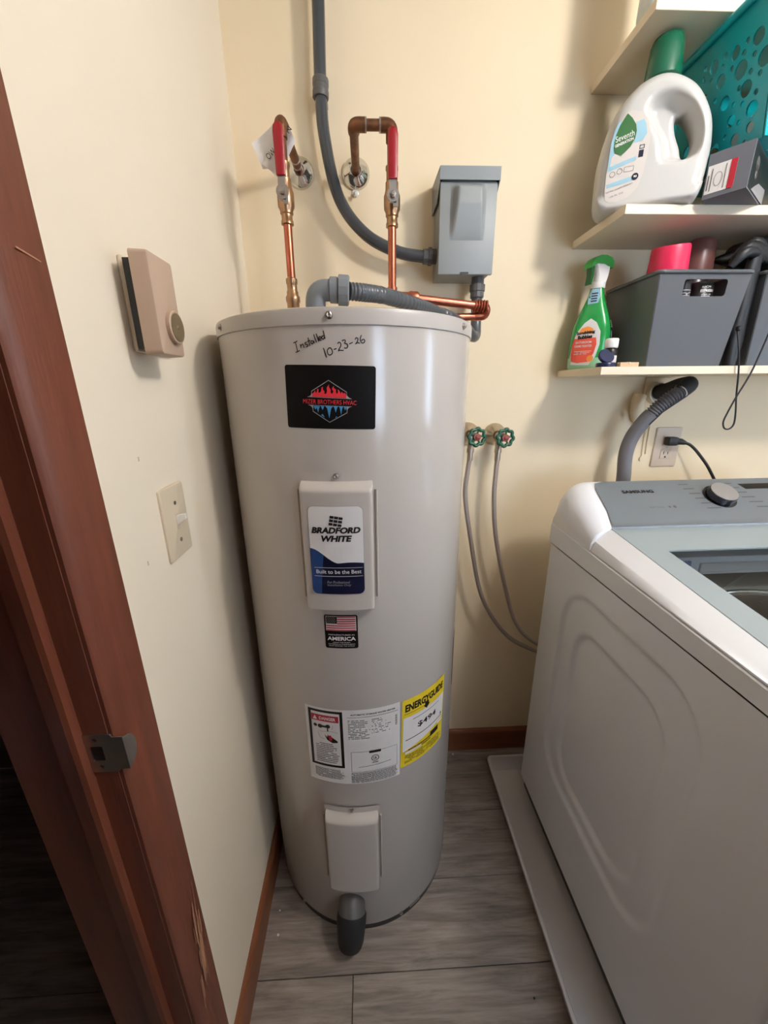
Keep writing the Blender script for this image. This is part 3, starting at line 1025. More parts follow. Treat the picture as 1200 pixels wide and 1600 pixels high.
T.part('tee', join(lathe([(.0112, 1.574), (.0112, 1.560), (.012, 1.545)], 20, (Xa, Ya, 0)), tube(spline([(Xa - .022, Ya + .002, 1.557), (Xa, Ya, 1.556), (Xa + .05, Ya, 1.553)], 6), .0115, 16)), M_copper)
T.part('coupling', tube([(Xa + .036, Ya, 1.5545), (Xa + .040, Ya, 1.5543), (Xa + .056, Ya, 1.5526), (Xa + .060, Ya, 1.5524)], [.0115, .0135, .0135, .0115], 20), M_copper)
T.part('branch_pipe', rod((Xa + .05, Ya, 1.553), (.280, 1.000, 1.540), .0088, 16), M_copper)
for i in range(5):
    c = Vector((.258 + .0065 * i, .998 + .0004 * i, 1.5413 - .0004 * i))
    T.part('wire_wrap', tube([c + Vector((.002 * math.sin(a), .0118 * math.cos(a), .0118 * math.sin(a))) for a in [2 * PI * k / 20 for k in range(20)]], .0022, 8, closed=True), M_copper)
T.part('elbow', tube(fillet([(.268, .9993, 1.5405), (.287, 1.002, 1.5395), (.287, 1.010, 1.522), (.262, 1.012, 1.521)], .009), .0100, 16), M_copper)
T.part('return_pipe', rod((.27, 1.012, 1.521), (-.02, .972, 1.508), .0082, 16), M_copper)
T.part('inlet_elbow', tube(fillet([(-.005, .974, 1.5085), (-.042, .969, 1.508), (-.042, .969, 1.478)], .02), .0118, 16), M_oldcopper)

# left (hot) line
Xh, Yh = -.1575, .967
T = Thing('copper_water_line', 'copper water line with red lever valve and paper tag, nearest the left wall', 'pipe', (Xh, Yh, 1.477), 'water lines above the heater')
T.part('wall_flange', escutcheon((-.1502, YB, 1.863)), M_chrome, smooth=40, label='round chrome wall flange')
T.part('old_pipe', rod((-.1502, YB - .005, 1.863), (Xh + .002, Yh + .018, 1.863), .0095, 16), M_oldcopper)
T.part('elbow', tube(fillet([(Xh + .002, Yh + .024, 1.863), (Xh, Yh, 1.863), (Xh, Yh, 1.835)], .02), .0122, 16), M_oldcopper)
for yy in (1.10, 1.125):
    T.part('solder_ring', lathe([(.0098, 0), (.0108, .001), (.0108, .003), (.0098, .004)], 20, (-.151, yy, 1.863), (0, 1, 0)), M_steel)
T.part('old_pipe', rod((Xh, Yh, 1.84), (Xh, Yh, 1.785), .0095, 16), M_oldcopper)
ballvalve(T, Xh, Yh, 1.688, 1.795, 1.7335)
T.part('pipe', rod((Xh, Yh, 1.692), (Xh, Yh, 1.575), .0088, 16), M_copper)
T.part('union', lathe([(.0105, 1.590), (.0125, 1.588), (.0125, 1.580), (.0108, 1.577), (.0108, 1.566), (.0125, 1.563), (.0125, 1.557), (.0155, 1.553), (.0155, 1.545), (.0135, 1.541), (.0135, 1.477)], 20, (Xh, Yh, 0)), M_brass, smooth=40)

# paper tag hung on the left line


def sheet(corners, nu, nv, amp, seed, th=.0004):
    rnd = random.Random(seed)
    ph = [rnd.uniform(0, 6) for _ in range(6)]
    c = [Vector(p) for p in corners]
    nrm = (c[1] - c[0]).cross(c[3] - c[0]).normalized()

    def fn(u, v, s):
        p = (c[0] * (1 - u) + c[1] * u) * (1 - v) + (c[3] * (1 - u) + c[2] * u) * v
        return p + nrm * (amp * (math.sin(5 * u + ph[0]) * math.sin(4 * v + ph[1]) + .5 * math.sin(9 * u + 3 * v + ph[2])) + s * th)
    return join(grid(nu, nv, lambda u, v: fn(u, v, 0)), grid(nu, nv, lambda u, v: fn(u, v, 1)))


T = Thing('paper_tag', 'folded white paper tag with black writing on the left valve', 'tag', (-.165, .98, 1.86))
T.part('back_leaf', sheet([(-.2225, .992, 1.838), (-.205, .995, 1.797), (-.150, .992, 1.80), (-.1675, .988, 1.8735)], 8, 8, .0025, 3), M_paper)
fl_ = T.part('front_leaf', sheet([(-.204, .990, 1.803), (-.172, .986, 1.778), (-.131, .978, 1.836), (-.150, .986, 1.874)], 8, 8, .0022, 5), M_paper)
wr = join(text2d('OW', .020, .011, 0, 0, rot=rad(40)))
T.part('writing', xf(wr, lambda p: (-.184 + p.x, .9825, 1.817 + p.y)), M_ink, fl_)
wr = join(text2d('N', None, .010, 0, 0, rot=rad(50)))
T.part('writing', xf(wr, lambda p: (-.1435 + p.x, .9745, 1.853 + p.y)), M_ink, fl_)

# clear adhesive hook under the right flange
T = Thing('adhesive_hook', 'tiny clear plastic hook under the chrome flange', 'hook', (-.0168, YB, 1.823))
T.part('pad', lathe([(.0085, 0), (.0085, .003), (.006, .004)], 18, (-.0168, YB, 1.8235), (0, -1, 0)), M_clear)
T.part('hook_tip', tube(spline([(-.0168, YB - .003, 1.826), (-.0168, YB - .010, 1.822), (-.0168, YB - .014, 1.813), (-.0168, YB - .018, 1.820)], 5), .0022, 8), M_clear)

# ---------------- disconnect box
BX0, BX1, BY0, BZ0, BZ1 = .180, .313, 1.064, 1.622, 1.8366
T = Thing('disconnect_box', 'grey metal electrical disconnect box on the back wall', 'electrical box', ((BX0 + BX1) / 2, YB, BZ0))
T.part('body', box(BX0 + .003, BX1 - .003, BY0 + .003, YB, BZ0 + .003, BZ1 - .006, .002, 2), M_box)
cover_d = T.part('door_cover', box(BX0, BX1, BY0, BY0 + .012, BZ0, BZ1 - .028, .002, 2), M_box)


def embfn(u, v):
    x = BX0 + .024 + u * (.084)
    z = 1.693 + v * .112
    hgt = .021 * min(1, v / .6) ** .8
    ex = min(u, 1 - u)
    sl = .10 + .14 * v
    top = smoothstep((1 - v) / .12)
    return (x, BY0 - .0002 - hgt * smoothstep(ex / sl) * top, z)


T.part('raised_panel', grid(28, 28, embfn), M_box, cover_d, smooth=60)
hood_prof = [(YB, BZ1 + .002), (BY0 - .008, BZ1 - .002), (BY0 - .008, BZ1 - .028), (BY0 - .006, BZ1 - .028), (BY0 - .006, BZ1 - .004), (YB, BZ1)]
hd = join(loft([[(x, a, b) for a, b in hood_prof] for x in (BX0 - .003, BX1 + .003)]),
          *[loft([[(x, BY0 - .007, BZ1 - .027), (x, BY0 + .03, BZ1 - .060), (x, YB, BZ1 - .060), (x, YB, BZ1), (x, BY0 - .007, BZ1 - .003)] for x in (xa, xa + .0018)]) for xa in (BX0 - .003, BX1 + .0012)])
T.part('hood', hd, M_boxhood, smooth=20)
T.part('latch_slot', join(box(.235, .254, BY0 - .0008, BY0 + .001, BZ0 + .001, BZ0 + .005), box(.233, .239, BY0 - .0009, BY0 + .001, BZ0 - .001, BZ0 + .004)), M_black, cover_d)

# ---------------- supply conduit down the wall
kc = 1.118 / 1.135


def sc_(p):
    return (p[0] * kc, 1.118, EYE + (p[2] - EYE) * kc)


pts = [(-.085, 0, 2.32), (-.0851, 0, 2.1578), (-.0885, 0, 2.0075), (-.0835, 0, 1.9141), (-.0556, 0, 1.8016), (.0049, 0, 1.7287), (.0852, 0, 1.6902), (.1504, 0, 1.6792), (.176, 0, 1.679)]
P = [sc_(p) for p in pts]
P[0] = (P[0][0], 1.118, ZC)
T = Thing('wall_conduit', 'dark grey flexible conduit curving down the wall into the disconnect box', 'conduit', (P[0][0], 1.118, ZC))
pth = spline(P, 12)
T.part('hose', tube(pth, .0137, 18), M_conduit, smooth=60)
cz = 1.999
cx_ = -.0872
T.part('strap', join(lathe([(.0172, -.017), (.0182, -.015), (.0182, -.005), (.0175, -.004), (.0175, .004), (.0182, .005), (.0182, .015), (.0172, .017)], 24, (cx_, 1.118, cz), (.05, 0, 1)),
                     box(cx_ - .012, cx_ + .012, 1.12, YB, cz - .012, cz + .012)), M_fitting_dark, smooth=30)
zc_ = P[-1][2]
T.part('connector', join(lathe([(.0165, .150), (.0175, .152), (.0175, .162), (.0205, .163), (.0205, .171), (.017, .172), (.017, .183)], 12, (0, 1.118, zc_), (1, 0, 0))), M_fitting_dark, smooth=25)

# ---------------- heater whip conduit
T = Thing('heater_whip', 'short grey ribbed conduit from the heater top to the box', 'conduit', (-.08, .72, 1.477))
T.part('elbow', tube(fillet([(-.082, .725, 1.478), (-.080, .722, 1.514), (-.040, .720, 1.5145)], .03, 8), .0165, 20), M_fitting, smooth=50)
T.part('elbow_foot', lathe([(.021, 1.4765), (.021, 1.484), (.018, 1.487)], 20, (-.082, .725, 0)), M_fitting_dark)
T.part('elbow_collar', lathe([(.0185, 0), (.0195, .001), (.0195, .012), (.0185, .013)], 24, (-.056, .721, 1.5145), (1, 0, -.03)), M_fitting, smooth=30)
T.part('nut', lathe([(.0205, 0), (.0225, .001), (.0225, .016), (.020, .018)], 12, (-.0425, .7205, 1.5145), (1, 0.04, -.05), lobes=lambda a: 1 + .04 * math.cos(10 * a)), M_fitting, smooth=20)
wp_ = [(-.026, .7215, 1.513), (.0, .735, 1.5135), (.0364, .775, 1.5170), (.10, .86, 1.5185), (.1568, .94, 1.518), (.205, .99, 1.513), (.245, 1.03, 1.500), (.272, 1.062, 1.484), (.286, 1.085, 1.489), (.289, 1.098, 1.515), (.289, 1.104, 1.56), (.289, 1.105, 1.60)]
pth = spline(wp_, 26)
L = 0
rr = []
for i, p in enumerate(pth):
    if i: L += (p - pth[i - 1]).length
    rr.append(.0132 + (.0009 * math.sin(L / .0062 * 2 * PI) if p.z < 1.53 and L < .34 else 0))
T.part('hose', tube(pth, rr, 18), M_flex, smooth=60)
T.part('connector', lathe([(.0165, 1.578), (.0175, 1.58), (.0175, 1.592), (.0195, 1.593), (.0195, 1.608), (.016, 1.609), (.016, 1.624)], 14, (.289, 1.105, 0)), M_fitting_dark, smooth=25)


# ================================================================== WASHER SUPPLY VALVES AND HOSES
def supply(X, Z, label, hl, path):
    T = Thing('supply_valve', label, 'valve', (X, YB, Z), 'washer supply valves')
    T.part('wall_flange', escutcheon((X, YB, Z + .002), .033, .03), M_nickel, smooth=40)
    T.part('valve_body', join(lathe([(.012, .02), (.012, .045), (.015, .046), (.015, .058), (.010, .060), (.010, .066)], 18, (X, YB, Z), (.06, -1, 0)),
                              lathe([(.0095, 0), (.0095, .032), (.0115, .033), (.0115, .048)], 12, (X - .004, YB - .058, Z - .045), (0, 0, 1))), M_nickel, smooth=30)
    hx_, hy = X + .008, YB - .076
    n_ = Vector((.10, -1, 0.02)).normalized()
    ringp = []
    qd = Vector((0, 0, 1)).rotation_difference(n_)
    for i in range(64):
        a = 2 * PI * i / 64
        r_ = .0225 + .0022 * math.cos(8 * a)
        ringp.append(Vector((hx_, hy, Z)) + qd @ Vector((r_ * math.cos(a), r_ * math.sin(a), 0)))
    spokes = [tube([Vector((hx_, hy, Z)) + qd @ Vector((.004 * math.cos(a), .004 * math.sin(a), -.002)), Vector((hx_, hy, Z)) + qd @ Vector((.022 * math.cos(a), .022 * math.sin(a), 0))], .003, 8) for a in [rad(t) for t in (15, 87, 159, 231, 303)]]
    hwl = T.part('handwheel', join(tube(ringp, .0048, 10, closed=True), *spokes), M_green, smooth=50, label='green handwheel')
    T.part('handwheel_nut', lathe([(.0105, -.004), (.0105, .004), (.006, .0045), (.006, .008), (.003, .009)], 8, (hx_, hy, Z), n_), M_redbrown, hwl, smooth=20)
    H = Thing('braided_hose', hl, 'hose', path[0], 'braided supply hoses')
    pth_ = spline(path, 14)
    H.part('hose', tube(pth_, .0068, 12), M_braid, smooth=60)
    H.part('ferrule', lathe([(.0085, 0), (.0085, .022), (.0105, .023), (.0105, .034)], 14, (path[0][0], path[0][1], path[0][2] - .012), (0, 0, 1)), M_nickel, smooth=30)


supply(.300, 1.2265, 'green handwheel valve half hidden behind the heater', 'braided steel hose nearest the heater', [(.296, 1.107, 1.170), (.291, 1.107, 1.12), (.2885, 1.106, 1.05), (.3117, 1.105, .9171), (.3595, 1.105, .7144), (.4409, 1.10, .5777), (.53, 1.09, .515), (.66, 1.07, .47)])
supply(.381, 1.2235, 'fully visible green handwheel valve on the back wall', 'braided steel hose hanging nearer the washing machine', [(.377, 1.107, 1.168), (.376, 1.107, 1.12), (.3764, 1.106, 1.0391), (.3921, 1.105, .9149), (.4381, 1.105, .7352), (.4868, 1.10, .6009), (.56, 1.09, .53), (.68, 1.07, .48)])

# ================================================================== LEFT WALL FITTINGS
T = Thing('thermostat', 'beige wall thermostat with a round dial on the left wall', 'thermostat', (XL, .61, 1.41))
bp = T.part('back_plate', join(box(XL, XL + .007, .566, .662, 1.409, 1.522, .003, 2), box(XL + .006, XL + .010, .572, .656, 1.415, 1.516, .002, 2)), M_ivory)
T.part('gap_shade_block', box(XL + .010, XL + .030, .560, .606, 1.412, 1.516), M_black)  # black block standing in for the shaded gap behind the cover
cvp = [(XL + .0275, 0), (XL + .052, .003)]
rings = []
for x_, ins in ((XL + .0265, 0), (XL + .0275, .0002), (XL + .0455, .0012), (XL + .0475, .0022), (XL + .0485, .0048)):
    rings.append([(x_, .5445 + .0305 * 0 + .0 + yv, zv) for yv, zv in [(.032 + .0 + p[0], p[1]) for p in rrect(0, 1.463, .066 - 2 * ins, .119 - 2 * ins, .006 - min(ins, .003))]])
T.part('cover', loft(rings), M_brown, smooth=40)
dc = (XL + .0485, .583, 1.440)
dial = T.part('dial', lathe([(.0205, 0), (.0205, .005), (.0195, .006)], 36, dc, (1, 0, 0)), M_brown, smooth=30)
T.part('dial_face', lathe([(.0175, .005), (.0175, .0068), (.003, .0069), (.002, .0078)], 36, dc, (1, 0, 0)), M_brown2, dial, smooth=30)

T = Thing('light_switch', 'ivory toggle light switch on the left wall', 'light switch', (XL, .589, 1.107))
rg = []
for x_, ins in ((XL, 0), (XL + .003, 0), (XL + .0048, .0014), (XL + .0056, .0042)):
    rg.append([(x_, .589 + p[0], 1.1640 + p[1]) for p in rrect(0, 0, .072 - 2 * ins, .115 - 2 * ins, .004)])
pl = T.part('plate', loft(rg), M_switch, smooth=30)
T.part('toggle_slot', box(XL + .0054, XL + .0060, .5845, .5935, 1.151, 1.177), M_tanplate, pl)
T.part('toggle', loft([[(XL + .0055, .589 + a, 1.164 + b) for a, b in ((-.004, -.006), (.004, -.006), (.004, .010), (-.004, .010))], [(XL + .019, .589 + a, 1.171 + b) for a, b in ((-.003, -.003), (.003, -.003), (.003, .005), (-.003, .005))]]), M_whiteplastic, smooth=0)
for z_ in (1.134, 1.194):
    T.part('screw', lathe([(.0032, 0), (.0032, .001), (.001, .0012)], 12, (XL + .0056, .589, z_), (1, 0, 0)), M_steel, pl)

# ================================================================== SHELVES
SX0, SY0, ST = .552, .945, .018
for z_, lb in ((1.385, 'lowest cream shelf, holding the spray bottle and grey bins'), (1.705, 'middle cream shelf, under the detergent jug'), (2.025, 'topmost cream shelf, cut by the top of the frame')):
    s_ = obj('wall_shelf', box(SX0, XR, SY0, YB, z_, z_ + ST, .0008, 1), M_shelf, ((SX0 + XR) / 2, YB, z_), None, 0)
    tag(s_, lb, 'shelf', 'shelves on the back wall')
Z1, Z2, Z3 = 1.403, 1.723, 2.043

# ================================================================== DETERGENT JUG
JC = Vector((.615, 1.0))
JD = Vector((.906, -.423)).normalized()
JN = Vector((-.423, -.906)).normalized()


def jp(s, zz, off):
    xy = JC + JD * s + JN * off
    return (xy.x, xy.y, Z2 + zz)


outl = [(-.070, 0.0), (-.0835, .003), (-.0945, .020), (-.0972, .050), (-.0972, .0955), (-.0906, .1371), (-.0801, .1733), (-.0637, .2008), (-.0406, .2228), (-.0133, .2327), (.0119, .2326), (.0384, .2221), (.0664, .2014), (.0867, .1741),
        (.102, .1418), (.1088, .105), (.1094, .0746), (.1074, .0377), (.1002, .0101), (.090, .0005), (.06, 0), (.02, 0), (-.02, 0), (-.05, 0)]
hole = [(.038, .1524), (.0474, .1591), (.0585, .1552), (.0721, .1309), (.0768, .1097), (.0725, .0899), (.0615, .0836), (.0534, .1054), (.0419, .1313)]
hs = [Vector((p.x, p.y)) for p in spline([(a, b, 0) for a, b in hole], 8, True)]
os_ = [Vector((p.x, p.y)) for p in spline([(a, b, 0) for a, b in outl], 5, True)]
for p in os_:
    p.y = max(p.y, 0)
hc = Vector((.057, .122))
NJ = 112


def resample_by_angle(poly, c, n):
    res = []
    for k_ in range(n):
        a = 2 * PI * k_ / n
        d = Vector((math.cos(a), math.sin(a)))
        best = None
        for i in range(len(poly)):
            p, q_ = poly[i] - c, poly[(i + 1) % len(poly)] - c
            e = q_ - p
            den = d.x * e.y - d.y * e.x
            if abs(den) < 1e-12: continue
            t = (p.x * e.y - p.y * e.x) / den
            u = (p.x * d.y - p.y * d.x) / den
            if t > 0 and -1e-6 <= u <= 1 + 1e-6:
                best = t if best is None else max(best, t)
        res.append(c + d * (best or .01))
    return res


oo = resample_by_angle(os_, hc, NJ)
hh = resample_by_angle(hs, hc, NJ)
JT = .046


def seglen(p, poly):
    best = 9
    for i in range(len(poly)):
        a, b = poly[i], poly[(i + 1) % len(poly)]
        ab = b - a
        t = max(0, min(1, (p - a).dot(ab) / max(1e-12, ab.length_squared)))
        best = min(best, (a + ab * t - p).length)
    return best


scoop_p = [Vector((p.x, p.y)) for p in spline([(a, b, 0) for a, b in ((-.0171, .1684), (-.0134, .1833), (.0036, .1908), (.028, .188), (.0515, .1716), (.0709, .1466), (.0836, .1186), (.0867, .0923), (.0786, .0764), (.0557, .0703), (.0268, .0771), (.0154, .0972), (.0106, .116), (-.0065, .143))], 4, True)]


def inside(p, poly):
    r_ = False
    for i in range(len(poly)):
        a, b = poly[i], poly[i - 1]
        if (a.y > p.y) != (b.y > p.y) and p.x < (b.x - a.x) * (p.y - a.y) / (b.y - a.y) + a.x:
            r_ = not r_
    return r_


scoop_c = [Vector((-.003, .172)), Vector((.02, .178)), Vector((.03, .15)), Vector((.033, .115)), Vector((.04, .09)), Vector((.066, .17)), Vector((.08, .12))]
NR = 30
V, Fc = [], []
for side in (1, -1):
    for j in range(NR + 1):
        t = j / NR
        tt = .5 - .5 * math.cos(PI * t)
        for k_ in range(NJ):
            p = oo[k_].lerp(hh[k_], tt)
            do, dh = seglen(p, oo), seglen(p, hh)
            fo = math.sqrt(max(0, 1 - (1 - min(1, do / .026)) ** 2))
            if p.y < .03: fo = max(fo, math.sqrt(max(0, 1 - (1 - min(1, min(seglen(p, oo[:]), 9) / .010)) ** 2)))
            fh = .42 + .58 * smoothstep((dh - .004) / .02) if dh > 1e-6 else .42
            fh2 = math.sqrt(max(0, 1 - (1 - min(1, dh / .012)) ** 2))
            ds = seglen(p, scoop_p) * (1 if inside(p, scoop_p) else -1)
            scp = 1 - smoothstep((ds + .004) / .020)
            th = JT * fo * (.40 + .60 * scp) * (.45 + .55 * fh2)
            if j == NR: th = JT * .12
            if j == 0: th = 0
            V.append(jp(p.x, p.y, side * th))
n1 = (NR + 1) * NJ
for sd in (0, 1):
    for j in range(NR):
        for k_ in range(NJ):
            a, b = sd * n1 + j * NJ + k_, sd * n1 + j * NJ + (k_ + 1) % NJ
            c, d = b + NJ, a + NJ
            Fc.append((a, b, c, d) if sd else (a, d, c, b))
for k_ in range(NJ):
    a, b = NR * NJ + k_, NR * NJ + (k_ + 1) % NJ
    Fc.append((a, b, n1 + b, n1 + a))
bmj = to_bm((V, Fc))
bmesh.ops.remove_doubles(bmj, verts=bmj.verts[:], dist=1e-5)
bmesh.ops.recalc_face_normals(bmj, faces=bmj.faces[:])
jmd = from_bm(bmj)
T = Thing('detergent_jug', 'white laundry detergent jug with green cap and leaf label', 'bottle', (.615, 1.0, Z2))
T.part('body', jmd, M_jug, smooth=60)
T.part('neck', lathe([(.024, .222), (.024, .240)], 28, jp(.004, 0, 0)), M_jug)
T.part('cap', lathe([(.030, .228), (.0325, .230), (.0325, .236), (.0315, .258), (.0295, .285), (.0265, .294), (.018, .2985), (.002, .2995)], 32, jp(.004, 0, 0)), M_capgreen, smooth=50)
JO = JT + .0006


def jl(name, md, m, lay=0, parent=None, label=None):
    md = md if isinstance(md, tuple) else poly2d(md)
    return T.part(name, xf(md, lambda p: jp(p.x, p.y, JO + .0004 * lay)), m, parent, smooth=0, label=label)


jlab = jl('front_label', [(-.057, .168), (-.045, .172), (-.028, .166), (-.0131, .1497), (-.006, .125), (-.0054, .0957), (-.0085, .06), (-.0155, .0359), (-.030, .022), (-.0492, .0162), (-.064, .0165), (-.0735, .022), (-.0765, .04), (-.0775, .0704), (-.0755, .1085), (-.070, .1400)], M_juglabel, 0, None, 'printed front label with a green leaf')
jl('blue_band', [(-.0665, .1560), (-.0599, .1562), (-.0638, .1484), (-.0690, .1351), (-.0707, .1223), (-.0706, .1098), (-.0669, .1019), (-.072, .0972), (-.0725, .082), (-.0755, .0695), (-.0765, .0918), (-.0758, .1239), (-.0715, .1454)], M_decalltblue, 1, jlab)
jl('blue_splash', [(-.0341, .1502), (-.0219, .1528), (-.0170, .145), (-.0124, .1275), (-.0188, .1169), (-.0348, .1154), (-.0318, .1274), (-.0319, .1367)], M_decalltblue, 1, jlab)
jl('leaf', [(-.0529, .1678), (-.0432, .1586), (-.0349, .1464), (-.0321, .1354), (-.0331, .1224), (-.039, .1102), (-.0492, .1013), (-.0545, .0975), (-.0577, .0995), (-.0673, .104), (-.0700, .1125), (-.0705, .1235), (-.0690, .1351), (-.064, .1498), (-.0572, .1615)], M_leaf, 2, jlab)
jl('name', join(text2d('Seventh', .0335, .0105, -.0522, .1300, rot=rad(11)), text2d('GENERATION', .0335, .0052, -.0520, .1195, rot=rad(14), bold=.03)), M_whiteplastic, 3, jlab)
jl('print_bar', [(-.0742, .0812), (-.0261, .0922), (-.0251, .0859), (-.0745, .0728)], M_decalltblue, 1, jlab)
jl('print_bar', [(-.0738, .0502), (-.0307, .0581), (-.0266, .0504), (-.0741, .0433)], M_decalltblue, 1, jlab)
jl('count_badge', circ(-.0225, .0565, .0062, 18), M_navy, 2, jlab)
jl('count_number', text2d('90', .006, .004, -.0225, .0565, bold=.03), M_whiteplastic, 3, jlab)
jl('small_print', text2d('NATURAL LAUNDRY DETERGENT', .050, .0026, -.049, .0405, rot=rad(12)), M_inkgrey, 1, jlab)
jl('small_print', text2d('135 FL OZ', .026, .0026, -.053, .0290, rot=rad(12)), M_inkgrey, 1, jlab)
for x_, y_ in ((-.066, .067), (-.053, .0705)):
    jl('icon', curve2d(circ(x_, y_, .0052, 16), [circ(x_, y_, .0044, 16)]), M_inkgrey, 1, jlab)
jl('icon', ring2d(-.045, -.0275, .0675, .0765, .0006), M_inkgrey, 1, jlab)
jl('icon', ring2d(-.0222, -.0135, .103, .110, .0012), M_navy, 1, jlab)
jl('badge', rrect(-.0180, .0950, .0085, .012), M_navy, 1, jlab)

# ================================================================== CARD BOX AND TEAL BASKET
b0 = Vector((.742, .872))
ba, bb = Vector((-.60, .80)), Vector((.80, .60))


def bx3(s, t, z_, lift=0):
    p = b0 + ba * s + bb * t
    return (p.x, p.y, z_)


BH = Z2 + .077
T = Thing('card_box', 'flat grey card box beneath the teal basket', 'box', (b0.x + .06, b0.y + .1, Z2))
T.part('carton', hexa([bx3(0, 0, Z2), bx3(0, .26, Z2), bx3(.070, .26, Z2), bx3(.070, 0, Z2), bx3(0, 0, BH), bx3(0, .26, BH), bx3(.070, .26, BH), bx3(.070, 0, BH)]), M_shoebox, smooth=0)
na = -bb * .0006
nb = -ba * .0006


def side_q(s, z_, e=1):
    p = b0 + ba * s - bb * .0006 * e
    return (p.x, p.y, Z2 + z_)


def front_q(t, z_, e=1):
    p = b0 + bb * t - ba * .0006 * e
    return (p.x, p.y, Z2 + z_)


sl_ = T.part('side_label', ([side_q(.022, .008), side_q(.068, .008), side_q(.068, .056), side_q(.022, .056)], [(0, 3, 2, 1)]), M_label, smooth=0)
T.part('red_strip', ([side_q(.022, .008, 2), side_q(.032, .008, 2), side_q(.032, .056, 2), side_q(.022, .056, 2)], [(0, 3, 2, 1)]), M_flagred, sl_, smooth=0)
ln = join(curve2d(circ(.049, .030, .007, 18, .012), [circ(.049, .030, .0062, 18, .0112)]), ribbon2d([(.0385, .012), (.0385, .052)], .001), ribbon2d([(.060, .012), (.060, .050)], .0015), ribbon2d([(.065, .014), (.065, .040)], .002))
T.part('line_drawing', xf(ln, lambda p: side_q(p.x, p.y, 2)), M_inkgrey, sl_, smooth=0)
fp_ = T.part('front_picture', ([front_q(.006, .003), front_q(.255, .003), front_q(.255, .074), front_q(.006, .074)], [(0, 1, 2, 3)]), M_black, smooth=0)
pic = join(poly2d([(.03, .004), (.14, .004), (.14, .03), (.08, .026), (.05, .014)]))
T.part('picture_shape', xf(pic, lambda p: front_q(p.x, p.y, 2)), M_decalgrey, fp_, smooth=0)
pic = join(poly2d(circ(.040, .048, .013, 14, .012)), poly2d(circ(.042, .036, .009, 12, .012)))
T.part('picture_highlight', xf(pic, lambda p: front_q(p.x, p.y, 2)), M_inkgrey, fp_, smooth=0)

# basket: four perforated sides, floor, rim
KZ0, KZ1 = BH + .001, 2.013
bx0, bx1, by0, by1 = .752, 1.05, .868, 1.11      # bottom
tx0, tx1, ty0, ty1 = .700, 1.10, .842, 1.145     # top
T = Thing('laundry_basket', 'teal plastic laundry basket with round holes', 'basket', (.9, .98, KZ0))
big = [(.92, 1.926), (.964, 1.935), (.909, 1.892), (.954, 1.895), (.895, 1.855), (.873, 1.917), (.886, 1.952), (.932, 1.958), (.979, 1.966), (.898, 1.829), (.939, 1.859), (.93, 1.825), (.978, 1.83), (1.01, 1.90), (1.04, 1.95), (1.05, 1.86), (1.09, 1.92)]
small = [(.907, 1.96), (.954, 1.968), (1.0, 1.975), (.914, 1.947), (.893, 1.932), (.96, 1.954), (.939, 1.939), (1.005, 1.961), (.986, 1.948), (.9, 1.912), (.881, 1.899), (.888, 1.876), (.976, 1.911), (.934, 1.882), (.915, 1.873), (.96, 1.817), (.952, 1.84), (.908, 1.81), (.922, 1.848), (.923, 1.901), (1.0, 1.93), (1.03, 1.91), (1.0, 1.86)]
brs = [.0135, .0105, .0125, .011, .012, .0135, .0115, .0100, .0105, .0085, .0095, .0100, .0115] + [.011] * 10


def sidep(u, v):  # left side: u along Y (world at that height), v = z
    t = (v - KZ0) / (KZ1 - KZ0)
    return bx0 + (tx0 - bx0) * t


holes = [circ(a, b, r_, 18) for (a, b), r_ in zip(big, brs)] + [circ(a, b, .0046, 12) for a, b in small]
outer = [(by0 + .004, KZ0), (by1 - .004, KZ0), (ty1 - .004, KZ1), (ty0 + .004, KZ1)]
md = curve2d(outer, holes, .0014)
T.part('side_panel', xf(md, lambda p: (sidep(p.x, p.y) + p.z, p.x, p.y)), M_teal, smooth=0)
md = curve2d(outer, holes, .0014)
T.part('side_panel', xf(md, lambda p: (bx1 + (tx1 - bx1) * (p.y - KZ0) / (KZ1 - KZ0) + p.z, p.x, p.y)), M_teal, smooth=0)
fh_ = [circ(.83 + .055 * i + (.027 if j % 2 else 0), KZ0 + .045 + .05 * j, .011, 16) for i in range(4) for j in range(3)]
outer = [(bx0 - .002, KZ0), (bx1 + .002, KZ0), (tx1 + .002, KZ1), (tx0 - .002, KZ1)]
for yy0, yy1 in ((by0, ty0), (by1, ty1)):
    md = curve2d(outer, fh_, .0014)
    T.part('end_panel', xf(md, lambda p: (p.x, yy0 + (yy1 - yy0) * (p.y - KZ0) / (KZ1 - KZ0) + p.z, p.y)), M_teal, smooth=0)
T.part('floor_panel', box(bx0, bx1, by0, by1, KZ0, KZ0 + .003), M_teal)
rimp = [(p[0], p[1], KZ1 - .006) for p in rrect((tx0 + tx1) / 2, (ty0 + ty1) / 2, tx1 - tx0 + .012, ty1 - ty0 + .012, .03, 6)]
T.part('rim', tube(rimp, .0065, 10, closed=True), M_teal, smooth=60)
# bundle of pale laundry in the basket
rl = []
for i in range(11):
    t = i / 10
    rl.append([(.87 + (.115 * math.sin(PI * min(1, t * .5 + .5)) * (1 + .06 * math.sin(3 * a + 4 * t)) + .004) * math.cos(a), .985 + .085 * math.sin(PI * min(1, t * .5 + .5)) * (1 + .06 * math.sin(2 * a + 3 * t)) * math.sin(a), KZ0 + .004 + .12 * t + .008 * math.sin(4 * a)) for a in [2 * PI * k_ / 20 for k_ in range(20)]])
o_ = obj('laundry_bundle', loft(rl), M_paper, (.87, .985, KZ0 + .004), None, 60)
tag(o_, 'pale folded cloth seen through the teal basket holes', 'cloth')

